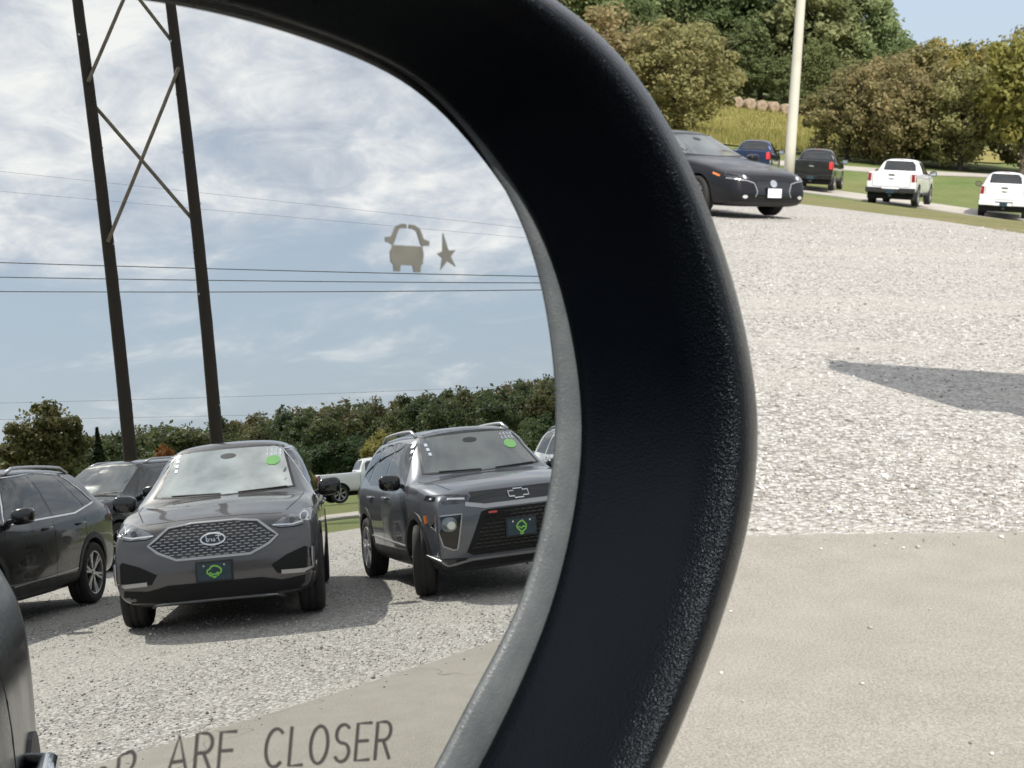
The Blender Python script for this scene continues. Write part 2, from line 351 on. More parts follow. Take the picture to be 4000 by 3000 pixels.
# loose stones lying on the gravel, thickest where the lot is near
def loose_gravel():
    g = np.random.default_rng(11)
    t = (1+5**.5)/2
    ico = np.array([(-1, t, 0), (1, t, 0), (-1, -t, 0), (1, -t, 0), (0, -1, t), (0, 1, t), (0, -1, -t), (0, 1, -t), (t, 0, -1), (t, 0, 1), (-t, 0, -1), (-t, 0, 1)])/math.sqrt(1+t*t)
    tri = np.array([(0, 11, 5), (0, 5, 1), (0, 1, 7), (0, 7, 10), (0, 10, 11), (1, 5, 9), (5, 11, 4), (11, 10, 2), (10, 7, 6), (7, 1, 8), (3, 9, 4), (3, 4, 2), (3, 2, 6), (3, 6, 8), (3, 8, 9), (4, 9, 5), (2, 4, 11), (6, 2, 10), (8, 6, 7), (9, 8, 1)])
    P = []
    def sector(az0, az1, d0, d1, n, test):
        az = np.radians(g.uniform(az0, az1, n)); d = d0*(d1/d0)**g.uniform(0, 1, n)      # even in apparent size
        x, y = np.sin(az)*d, np.cos(az)*d; nn = LN.x*x+LN.y*y; k = test(nn); return np.stack([x[k], y[k], d[k]], 1)
    P.append(sector(2, 28, 5.2, 30, 26000, lambda q: q > 5.42)); P.append(sector(104, 142, 4.9, 22, 26000, lambda q: (q < -4.95) & (q > -17)))
    spill = sector(2, 28, 5.0, 8, 500, lambda q: (q > 5.10) & (q < 5.42)); spill2 = sector(104, 142, 4.0, 14, 1200, lambda q: (q < -4.6) & (q > -4.95)); loose = sector(0, 30, 2.6, 5.4, 45, lambda q: q < 5.2)
    P = np.concatenate(P)
    dn = np.sin(P[:, 0]*1.3+P[:, 1]*0.7)+np.sin(P[:, 0]*0.5-P[:, 1]*1.9+1)+np.sin(P[:, 0]*2.9+P[:, 1]*2.3+2)*0.6
    P = P[g.uniform(0, 1, len(P)) < np.clip(0.62+0.26*dn, 0.15, 1)]; P = np.concatenate([P, spill, spill2, loose]); n = len(P)
    r = g.lognormal(math.log(0.0052), 0.36, n)*(0.75+P[:, 2]/30); r = np.clip(r, 0.0035, 0.02)
    V = ico[None]*g.uniform(0.72, 1.2, (n, 12, 1)); V = V*np.stack([r*g.uniform(.8, 1.3, n), r*g.uniform(.8, 1.3, n), r*g.uniform(.5, .85, n)], 1)[:, None, :]
    a = g.uniform(0, 2*np.pi, n); c, q = np.cos(a)[:, None], np.sin(a)[:, None]
    X = V[..., 0]*c-V[..., 1]*q; Y = V[..., 0]*q+V[..., 1]*c; Z = V[..., 2]
    nn = LN.x*P[:, 0]+LN.y*P[:, 1]; z0 = gz(P[:, 0], P[:, 1])+np.where((nn > -4.87) & (nn < 5.34), 0.036, 0.022)+r*0.25
    V = np.stack([X+P[:, 0:1], Y+P[:, 1:2], Z+z0[:, None]], -1).reshape(-1, 3)
    F = (tri[None]+(np.arange(n)*12)[:, None, None]).reshape(-1)
    me = bpy.data.meshes.new('loose_gravel'); me.vertices.add(len(V)); me.vertices.foreach_set('co', V.reshape(-1).astype(np.float32))
    me.loops.add(len(F)); me.loops.foreach_set('vertex_index', F.astype(np.int32)); nf = len(F)//3
    me.polygons.add(nf); me.polygons.foreach_set('loop_start', np.arange(0, nf*3, 3, dtype=np.int32))
    at = me.attributes.new('tint', 'FLOAT', 'POINT'); at.data.foreach_set('value', np.repeat(g.uniform(0, 1, n), 12).astype(np.float32))
    me.update(); me.validate()
    m = bpy.data.materials.new('stone'); m.use_nodes = True; nt = m.node_tree; b = nt.nodes['Principled BSDF']; b.inputs['Roughness'].default_value = 0.85
    an = N(nt, 'ShaderNodeAttribute'); an.attribute_name = 'tint'
    nt.links.new(rmp(nt, an.outputs['Fac'], [(0, (0.20, 0.18, 0.155)), (0.3, (0.32, 0.295, 0.26)), (0.65, (0.50, 0.48, 0.45)), (1, (0.78, 0.765, 0.74))]), b.inputs['Base Color'])
    o = link('loose_gravel', me, m, None, False); tag(o, 'loose pale gravel stones scattered over the lot', 'gravel', kind='stuff')
loose_gravel()
# ------------------------------------------------------------------ vehicle builder
def sub_eval(o):
    dg = bpy.context.evaluated_depsgraph_get(); dg.update()
    return bpy.data.meshes.new_from_object(o.evaluated_get(dg))
class Car:
    def __init__(s, name, pos, yaw, label, cat, body_mat, group=None):
        s.root = empty(name, pos, yaw, label, cat, group); s.mat = body_mat
    # stations: (x, w, zb, zs, zt, wr, crown)  front to rear
    def body(s, st, lean=None, arches=(), ra=0.42, W=0.95, bed=None, name='body'):
        rings = []
        for (x, w, zb, zs, zt, wr, cr) in st:
            wt = wr; y5 = w*0.955
            half = [(0, zb), (w*0.80, zb), (w*0.965, zb+0.07), (w*1.0, zb+0.42*(zs-zb)), (w*0.992, zs-0.13*(zs-zb)), (y5, zs),
                    (y5+(wt-y5)*0.5+0.02*min(1, (zt-zs)/0.4), zs+(zt-cr-zs)*0.54), (wt, zt-cr), (wt*0.6, zt-cr*0.22), (0, zt)]
            rings.append([(x, y, z) for y, z in half])
        V, F = [], []; nh = 10; full = []
        for r in rings:
            idx = []
            for p in r: idx.append(len(V)); V.append(Vector(p))
            for p in r[-2:0:-1]: idx.append(len(V)); V.append(Vector((p[0], -p[1], p[2])))
            full.append(idx)
        m = len(full[0])
        for a, b in zip(full[:-1], full[1:]):
            for k in range(m): F.append((a[k], b[k], b[(k+1) % m], a[(k+1) % m]))
        for ring, flip in ((full[0], 1), (full[-1], 0)):
            for j in range(nh-1):
                l0, l1 = ring[j], ring[j+1]; q0 = ring[(m-j) % m]; q1 = ring[m-j-1]
                f = [l0, l1, q1, q0]; u = []
                for i in f:
                    if i not in u: u.append(i)
                F.append(tuple(u) if flip else tuple(u[::-1]))
        if lean:
            for v in V: v.x += lean(v.x, v.y, v.z)
        me = bpy.data.meshes.new(name); me.from_pydata(V, [], F); me.update()
        bm = bmesh.new(); bm.from_mesh(me); bmesh.ops.recalc_face_normals(bm, faces=bm.faces); bm.to_mesh(me); bm.free()
        tmp = bpy.data.objects.new('tmp', me); col.objects.link(tmp)
        sm = tmp.modifiers.new('s', 'SUBSURF'); sm.levels = 3; sm.render_levels = 3
        me2 = sub_eval(tmp)
        s.bvh = BVHTree.FromPolygons([v.co.copy() for v in me2.vertices], [tuple(p.vertices) for p in me2.polygons])
        tmp.modifiers.clear(); tmp.data = me2
        me2.materials.append(s.mat); me2.materials.append(UNDER)
        cut = bmesh.new()
        for ax in arches:
            for sg in (1, -1):
                bmesh.ops.create_cone(cut, cap_ends=True, segments=40, radius1=ra, radius2=ra, depth=0.6,
                    matrix=Matrix.Translation((ax[0], sg*(W+0.02), ax[1])) @ Matrix.Rotation(math.pi/2, 4, 'X'))
        if bed: add_box(cut, *bed)
        cme = bpy.data.meshes.new('cut'); cut.to_mesh(cme); cut.free(); cme.materials.append(s.mat); cme.materials.append(UNDER)
        cme.polygons.foreach_set('material_index', [1]*len(cme.polygons))
        co = bpy.data.objects.new('cut', cme); col.objects.link(co)
        bo = tmp.modifiers.new('b', 'BOOLEAN'); bo.operation = 'DIFFERENCE'; bo.object = co; bo.solver = 'EXACT'
        me3 = sub_eval(tmp)
        bpy.data.objects.remove(tmp); bpy.data.objects.remove(co)
        if len(me3.polygons) < 500: me3 = me2
        o = link(name, me3, None, s.root, True)
        if hasattr(me3, 'set_sharp_from_angle'): me3.set_sharp_from_angle(angle=R(40))
        s.bodyo = o
        return o
    def hit(s, p, view):
        a, b = p
        if view == 'L': o, d = Vector((a, 3, b)), Vector((0, -1, 0))
        elif view == 'R': o, d = Vector((a, -3, b)), Vector((0, 1, 0))
        elif view == 'F': o, d = Vector((6, a, b)), Vector((-1, 0, 0))
        elif view == 'B': o, d = Vector((-6, a, b)), Vector((1, 0, 0))
        else: o, d = Vector((a, b, 4)), Vector((0, 0, -1))
        h = s.bvh.ray_cast(o, d)
        if h[0] is None:
            h = s.bvh.find_nearest(o+d*(3 if view in 'LR' else 5))
            if h[0] is None: return o, -d
        n = h[1]
        if n.dot(d) > 0: n = -n
        return h[0], n
    def patch(s, name, poly, view, mat, off=0.004, res=0.06, parent=None, drop=0.02, sharp=True):
        pts = []
        for i, p in enumerate(poly):
            q = poly[(i+1) % len(poly)]; n = max(1, int(math.dist(p, q)/res))
            for k in range(n): t = k/n; pts.append(Vector((p[0]+(q[0]-p[0])*t, p[1]+(q[1]-p[1])*t)))
        nb = len(pts); xs = [p.x for p in pts]; ys = [p.y for p in pts]
        def ins(x, y):
            c = False; j = nb-1
            for i in range(nb):
                if (ys[i] > y) != (ys[j] > y) and x < (xs[j]-xs[i])*(y-ys[i])/(ys[j]-ys[i])+xs[i]: c = not c
                j = i
            return c
        inner = [Vector((x, y)) for x in np.arange(min(xs)+res*.5, max(xs), res) for y in np.arange(min(ys)+res*.5, max(ys), res) if ins(x, y)]
        v, e, f, *_ = delaunay_2d_cdt(pts+inner, [(i, (i+1) % nb) for i in range(nb)], [list(range(nb))], 1, 1e-6)
        V = []; D = []
        for p in v:
            h, n = s.hit(p, view); V.append(h+n*off); D.append(h+n*(off-drop))
        F = [tuple(q) for q in f]; n0 = len(V); V += D[:nb]
        SK = [(i, i+n0, (i+1) % nb+n0, (i+1) % nb) for i in range(nb)]
        bm = bmesh.new(); bv = [bm.verts.new(p) for p in V]
        for q in F+SK:
            try: bm.faces.new([bv[i] for i in q])
            except ValueError: pass
        bm.normal_update()
        bm.edges.ensure_lookup_table()
        for e_ in bm.edges:
            if len(e_.link_faces) == 2 and e_.calc_face_angle(0) > 0.7: e_.smooth = False
        return bm_obj(name, bm, mat, parent or s.root, True)
    def both(s, name, poly, view, mat, **kw):
        """front / back / top view: the polygon and its mirror image; side view: left and right"""
        if view == 'S': return s.patch(name, poly, 'L', mat, **kw), s.patch(name, poly, 'R', mat, **kw)
        if view == 'T': return s.patch(name, poly, view, mat, **kw), s.patch(name, [(a, -b) for a, b in poly], view, mat, **kw)
        return s.patch(name, poly, view, mat, **kw), s.patch(name, [(-a, b) for a, b in poly], view, mat, **kw)
    def rib_vf(s, pts, view, w=0.01, off=0.002, drop=0.012, res=0.06, closed=False):
        P = []; pts = list(pts)+([pts[0]] if closed else [])
        for p, q in zip(pts[:-1], pts[1:]):
            n = max(1, int(math.dist(p, q)/res))
            for k in range(n): t = k/n; P.append((p[0]+(q[0]-p[0])*t, p[1]+(q[1]-p[1])*t))
        if not closed: P.append(pts[-1])
        H = [s.hit(p, view) for p in P]; n = len(H); V = []; F = []
        for i in range(n):
            a = H[(i-1) % n if closed else max(i-1, 0)][0]; b = H[(i+1) % n if closed else min(i+1, n-1)][0]
            t = (b-a); t = t.normalized() if t.length > 1e-9 else Vector((1, 0, 0))
            h, nn = H[i]; sd_ = nn.cross(t).normalized()*(w/2)
            V += [h+sd_+nn*(off-drop), h+sd_+nn*off, h-sd_+nn*off, h-sd_+nn*(off-drop)]
        m = n if closed else n-1
        for i in range(m):
            a = i*4; b = ((i+1) % n)*4
            for k in range(3): F.append((a+k, a+k+1, b+k+1, b+k))
        return V, F
    def rib(s, name, pts, view, mat, parent=None, **kw):
        V, F = s.rib_vf(pts, view, **kw); return mk(name, V, F, mat, parent or s.root)
    def ribs(s, name, lines, mat, parent=None, **kw):
        return mk(name, *join(*[s.rib_vf(p, v, **kw) for p, v in lines]), mat, parent or s.root)
    def wheels(s, axles, track, rt_, wd=0.23, rim=RIMS, spokes=5, style='twin'):
        for ax in axles:
            for sg in (1, -1):
                s.wheel((ax[0], sg*track, rt_), rt_, wd, rim, spokes, style, sg, ax[2] if len(ax) > 2 else 0)
    def wheel(s, c, r, wd, rim, spokes, style, sg, steer=0):
        rr = r*0.70; h = wd/2
        hub = mk('wheel', *lathe([(0.001, 0.02*sg), (rr*0.97, 0.0), (rr*0.97, -h*0.8*sg), (0.001, -h*0.8*sg)], 28), UNDER, s.root, True)
        hub.location = c; hub.rotation_euler = (0, 0, steer)
        prof = [(rr, -h*0.8), (r*0.86, -h), (r*0.955, -h*0.93), (r, -h*0.70), (r, -h*0.32), (r*0.985, -h*0.28), (r*0.985, -h*0.2), (r, -h*0.16), (r, h*0.16), (r*0.985, h*0.2), (r*0.985, h*0.28), (r, h*0.32), (r, h*0.70), (r*0.955, h*0.93), (r*0.86, h), (rr, h*0.8)]
        t = mk('tyre', *lathe(prof, 48), TYRE, hub, True)
        parts = [lathe([(rr*1.01, h*0.82*sg), (rr*1.0, h*0.9*sg), (rr*0.95, h*0.86*sg), (rr*0.93, h*0.3*sg), (rr*0.95, 0)], 40)]
        parts.append(lathe([(0.001, h*0.80*sg), (rr*0.13, h*0.78*sg), (rr*0.18, h*0.66*sg), (rr*0.18, 0)], 20))
        for k in range(spokes):
            a0 = 2*math.pi*(k+0.25)/spokes
            offs = (-0.10, 0.10) if style == 'twin' else (0,)
            for o in offs:
                a = a0+o*(2.2 if spokes < 6 else 1.2)
                ca, sa = math.cos(a), math.sin(a); w0 = rr*(0.055 if style == 'twin' else 0.10); w1 = rr*(0.075 if style == 'twin' else 0.15)
                c0, s0 = math.cos(a0), math.sin(a0)
                p0 = Vector((c0*rr*0.12, 0, s0*rr*0.12)); p1 = Vector((ca*rr*0.96, 0, sa*rr*0.96)); n = Vector((-sa, 0, ca))
                V = []
                for p, w, y in ((p0, w0, h*0.72*sg), ((p0+p1)/2, (w0+w1)/2, h*0.74*sg), (p1, w1, h*0.84*sg)):
                    V += [p+n*w+Vector((0, y-0.03*sg, 0)), p+n*w*0.8+Vector((0, y, 0)), p-n*w*0.8+Vector((0, y, 0)), p-n*w+Vector((0, y-0.03*sg, 0))]
                F = [(i*4+k2, i*4+k2+1, i*4+k2+5, i*4+k2+4) for i in range(2) for k2 in range(3)]
                parts.append((V, F))
        mk('rim', *join(*parts), rim, hub, False)
        return hub
    def mirror(s, x, y, z, mat=PLAS, sc=1.0, sg=1):
        bm = bmesh.new()
        bmesh.ops.create_uvsphere(bm, u_segments=18, v_segments=12, radius=1)
        for v in bm.verts:
            p = v.co; q = Vector([math.copysign(abs(c)**0.62, c) for c in p])
            v.co = Vector((q.x*0.085*sc-(0.03 if q.x < 0 else 0), q.y*0.115*sc, q.z*0.085*sc+q.y*sg*0.008))
            if v.co.x < -0.05*sc: v.co.x = -0.05*sc
        bmesh.ops.translate(bm, verts=bm.verts, vec=(x, sg*(y), z))
        o = bm_obj('door_mirror', bm, mat, s.root, True)
        g = mk('mirror_pane', [(x-0.052*sc, sg*(y)+a*0.09*sc, z+b*0.06*sc) for a, b in ((-1, -1), (1, -1), (1, 1), (-1, 1))], [(0, 1, 2, 3)], MIRG, o)
        bm = bmesh.new(); add_box(bm, (x+0.015, sg*(y-0.15*sc), z-0.05*sc), (0.06, 0.14, 0.045), Matrix.Rotation(sg*0.2, 3, 'X'))
        bm_obj('mirror_arm', bm, PLAS, o, False, 0.01)
    def plate(s, view, y, z, mat, logo=None, w=0.305, h=0.155, tilt=0.0, off=0.02):
        p, n = s.hit((y, z), view); sg = 1 if view == 'F' else -1
        bm = bmesh.new(); add_box(bm, (p.x+sg*off, y, z), (0.012, w, h), Matrix.Rotation(tilt, 3, 'X'))
        o = bm_obj('licence_plate', bm, mat, s.root, False, 0.004)
        bm = bmesh.new(); add_box(bm, (p.x+sg*(off-0.012), y, z), (0.02, w+0.03, h+0.03), Matrix.Rotation(tilt, 3, 'X'))
        bm_obj('plate_frame', bm, PLAS, s.root, False, 0.004)
        if logo:
            V, F = [], []
            X = p.x+sg*(off+0.008)
            for ln in logo:
                for (a, b), (c, d) in zip(ln[:-1], ln[1:]):
                    a, b, c, d = a*w, b*w, c*w, d*w; t = Vector((c-a, d-b)); t.normalize(); q = Vector((-t.y, t.x))*0.0065; t *= 0.004
                    i0 = len(V)
                    V += [(X, y+a-t.x+q.x, z+b-t.y+q.y), (X, y+c+t.x+q.x, z+d+t.y+q.y), (X, y+c+t.x-q.x, z+d+t.y-q.y), (X, y+a-t.x-q.x, z+b-t.y-q.y)]
                    F.append((i0, i0+1, i0+2, i0+3))
            mk('plate_print', V, F, LIME, o)
            for a in (-0.3, 0.3):
                mk('plate_bolt', [(X+0.001, y+a*w+q*0.008, z+0.36*h+r_*0.008) for q, r_ in ((-1, -1), (1, -1), (1, 1), (-1, 1))], [(0, 1, 2, 3)], CHROME, o)
        return o
def ell(cx, cy, rx, ry, n=24, a0=0.0, p=1.0):
    out = []
    for k in range(n):
        t = a0+2*math.pi*k/n; c, q = math.cos(t), math.sin(t)
        out.append((cx+rx*math.copysign(abs(c)**p, c), cy+ry*math.copysign(abs(q)**p, q)))
    return out
def inset(poly, k):
    cx = sum(p[0] for p in poly)/len(poly); cy = sum(p[1] for p in poly)/len(poly)
    return [(cx+(p[0]-cx)*k, cy+(p[1]-cy)*k) for p in poly]
def mir(poly): return [(-a, b) for a, b in poly][::-1]
CARLOGO = [[(-.20, -.02), (-.21, .06), (-.13, .13), (-.02, .17), (.08, .15), (.13, .08), (.20, .05), (.21, -.03)], [(.21, -.03), (.16, -.06), (.11, -.03), (.05, -.08), (-.03, -.08), (-.09, -.03), (-.14, -.07), (-.20, -.02)],
           [(-.15, -.05), (-.11, -.11), (-.06, -.06)], [(.06, -.08), (.11, -.12), (.16, -.06)], [(-.05, -.14), (0, -.17), (.05, -.14)]]
CARLOGO2 = [[(-.17, .04), (-.03, .19), (.10, .13), (.18, .03), (.14, -.05), (.0, -.17), (-.14, -.08), (-.17, .04)], [(-.13, -.02), (-.06, .01), (.0, -.05), (.06, -.01), (.13, .0)], [(-.05, -.20), (.0, -.23), (.05, -.20)]]

def suv_stations(xf, xr, W, H, zh0, zh1, xc, xw, xrr, xrb, wr, zb=0.24, belt=(0.98, 1.06), nose=0.70, tailw=0.86, hz=None):
    st = []
    st.append((xf, W*nose, zb+0.10, zh0-0.14, zh0-0.07, W*nose*0.76, 0.025))
    st.append((xf-0.05, W*(nose+0.10), zb+0.03, zh0-0.09, zh0-0.02, W*(nose+.08)*0.76, 0.03))
    st.append((xf-0.17, W*0.915, zb, zh0-0.07, zh0+0.015, W*0.70, 0.03))
    st.append((xf-0.45, W*0.97, zb-0.02, zh0-0.03, zh0+0.05, W*0.73, 0.03))
    st.append(((xf+xc)/2-0.1, W*0.985, zb-0.03, (zh0+zh1)/2-0.02, (zh0+zh1)/2+0.04, W*0.74, 0.03))
    st.append((xc+0.12, W*0.99, zb-0.03, zh1-0.06, zh1+0.01, W*0.76, 0.03))
    st.append((xc, W*0.99, zb-0.03, zh1-0.045, zh1+0.03, W*0.77, 0.04))
    for t in (0.10, 0.5, 0.90):
        x = xc+(xw-xc)*t; st.append((x, W*0.995, zb-0.03, belt[0]+(zh1-0.045-belt[0])*(1-t), zh1+0.03+(H-0.06-zh1-0.03)*(t**0.93), W*0.77+(wr-W*0.77)*t, 0.045+0.02*t))
    st.append((xw, W, zb-0.03, belt[0], H-0.035, wr, 0.065))
    st.append((xw-0.22, W, zb-0.03, belt[0]+0.005, H-0.008, wr*1.01, 0.065))
    st.append(((xw+xrr)/2, W, zb-0.03, (belt[0]+belt[1])/2, H, wr, 0.06))
    st.append((xrr+0.12, W*0.99, zb, belt[1], H-0.03, wr*0.97, 0.06))
    st.append((xrr, W*0.985, zb, belt[1]+0.005, H-0.065, wr*0.95, 0.07))
    t = 0.55; st.append((xrr+(xrb-xrr)*t, W*0.965, zb+0.01, belt[1]+0.005, H-0.065+(belt[1]+0.10-H+0.065)*t, wr*0.93, 0.07))
    st.append((xrb, W*0.94, zb+0.02, belt[1]-0.02, belt[1]+0.07, wr*0.93, 0.03))
    st.append((xr+0.05, W*tailw, zb+0.06, belt[1]-0.10, belt[1]-0.01, wr*0.9, 0.03))
    st.append((xr, W*(tailw-0.10), zb+0.12, belt[1]-0.16, belt[1]-0.07, wr*0.82, 0.03))
    return st
def dressing(c, W, H, belt, xw, xdoors, zsill, win, mirror_pos, trim=CHROME, handles=True, hmat=None, cladding=True, axles=None, ra=0.42, rails=True, railx=None, wr=0.6, wx=None, trimw=0.018):
    """side glass, door seams, handles, wheel-arch cladding, roof rails"""
    for poly in win: c.both('side_window', poly, 'S', GLASS, off=0.003, res=0.07)
    if trim is not None and wx:
        for v in 'LR': c.rib('window_trim', wx, v, trim, w=trimw, off=0.008)
    for v in 'LR':
        for x, k in xdoors: c.rib('door_seam', [(x+k*0.05, zsill+0.02), (x, zsill+0.3), (x-k*0.02, belt-0.03)], v, UNDER, w=0.009, off=0.0012)
        if cladding:
            c.patch('sill_cladding', [(axles[0][0]-ra+0.02, zsill-0.06), (axles[0][0]-ra+0.01, zsill+0.12), (axles[1][0]+ra-0.01, zsill+0.12), (axles[1][0]+ra-0.02, zsill-0.06)], v, PLAS, off=0.006)
            for ax in axles:
                arc = [(ax[0]+(ra+0.025)*math.cos(t), ax[1]+(ra+0.025)*math.sin(t)) for t in np.linspace(R(-12), R(192), 22)]
                c.rib('arch_cladding', arc, v, PLAS, w=0.065, off=0.008, drop=0.06)
        if handles:
            for x, k in xdoors:
                if k >= 0: continue
    for sg in (1, -1):
        for hx in (handles or []):
            p, n = c.hit((hx, belt-0.10), 'L' if sg > 0 else 'R')
            vf = tube([p+Vector((0.11, 0, -0.005)), p+Vector((0.09, sg*0.022, 0)), p+Vector((-0.09, sg*0.022, 0.008)), p+Vector((-0.11, 0, 0.006))], 0.014, 8)
            mk('door_handle', *vf, hmat or c.mat, c.root, True)
        if rails:
            x0, x1 = railx; pts = []
            for k, t in enumerate(np.linspace(0, 1, 9)):
                x = x0+(x1-x0)*t; p, n = c.hit((x, sg*wr*0.92), 'T'); lift = 0.055 if 0 < k < 8 else 0.0
                pts.append(p+Vector((0, 0, lift+(0.0 if 0 < k < 8 else 0.005))))
            mk('roof_rail', *tube(pts, 0.019, 8), SATIN if rails is True else rails, c.root, True)
        if mirror_pos: c.mirror(*mirror_pos, sg=sg)
# ------------------------------------------------------------------ the vehicles
def sstep(a, b, x): t = min(1, max(0, (x-a)/(b-a))); return t*t*(3-2*t)
SHIELDB = pmat('cloud_painted_windscreen', (0.55, 0.58, 0.55), 0.03, 0.45, ior=2.2, spec=0.5, var=0.35, vscale=2.4)  # pale, part-metal base colour stands in for bright cloud reflected in the screen
def windscreen(c, wb, wt, zb, zt, stickers=True, sg=-1, wipers=True, glass=None):
    poly = [(-wb, zb), (-wb*0.5, zb-0.015), (0, zb-0.02), (wb*0.5, zb-0.015), (wb, zb), (wt, zt), (wt*0.5, zt+0.012), (0, zt+0.016), (-wt*0.5, zt+0.012), (-wt, zt)]
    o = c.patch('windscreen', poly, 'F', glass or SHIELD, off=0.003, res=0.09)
    fr = c.rib('windscreen_seal', poly, 'F', PLAS, parent=o, w=0.03, off=0.004, closed=True)
    c.patch('inner_mirror', ell(0, zt-0.07, 0.085, 0.028, 14), 'F', PLAS, off=0.005, parent=o)
    if stickers:
        c.patch('green_sticker', ell(sg*(wt-0.10), zt-0.155, 0.075, 0.048, 20), 'F', LIMES, off=0.008, parent=o)
        for k, w in ((0, 0.16), (1, 0.10)):
            for i in range(4):
                a = sg*(wt-0.02-0.045*i); b = zt-0.045-0.04*k
                c.patch('price_digit', [(a-0.010, b-0.015), (a-0.002, b-0.015), (a+0.009+0.004*(i % 2), b+0.004), (a+0.004, b+0.015), (a-0.008, b+0.012), (a+0.002, b+0.002)], 'F', WHITEP, off=0.008, parent=o)
        for k in range(3):
            c.patch('inventory_sticker', [(-sg*(wt-0.03), zt-0.07-0.05*k), (-sg*(wt-0.06), zt-0.07-0.05*k), (-sg*(wt-0.06), zt-0.10-0.05*k), (-sg*(wt-0.03), zt-0.10-0.05*k)], 'F', WHITEP, off=0.008, parent=o)
    if wipers:
        c.rib('wiper', [(-wb*0.9, zb), (-wb*0.2, zb-0.012)], 'F', PLAS, parent=o, w=0.012, off=0.012)
        c.rib('wiper', [(wb*0.05, zb-0.012), (wb*0.75, zb+0.002)], 'F', PLAS, parent=o, w=0.012, off=0.012)
    return o
def grid_bars(c, poly, dx, dz, bl, view='F', w=0.010, stag=True):
    """short bright bars of a mesh grille, kept inside the polygon"""
    xs = [p[0] for p in poly]; ys = [p[1] for p in poly]; nb = len(poly)
    def ins(x, y):
        q = False; j = nb-1
        for i in range(nb):
            if (ys[i] > y) != (ys[j] > y) and x < (xs[j]-xs[i])*(y-ys[i])/(ys[j]-ys[i])+xs[i]: q = not q
            j = i
        return q
    out = []; r = 0; y = min(ys)+dz*0.6
    while y < max(ys):
        x = min(xs)+(dx*0.5 if (r % 2 and stag) else 0)
        while x < max(xs):
            if ins(x-bl/2, y) and ins(x+bl/2, y):
                out.append(c.rib_vf([(x-bl/2, y), (x-bl*0.3, y+w*0.5), (x+bl*0.3, y+w*0.5), (x+bl/2, y)], view, w=w, off=0.012, drop=0.01))
            x += dx
        y += dz; r += 1
    return join(*out)

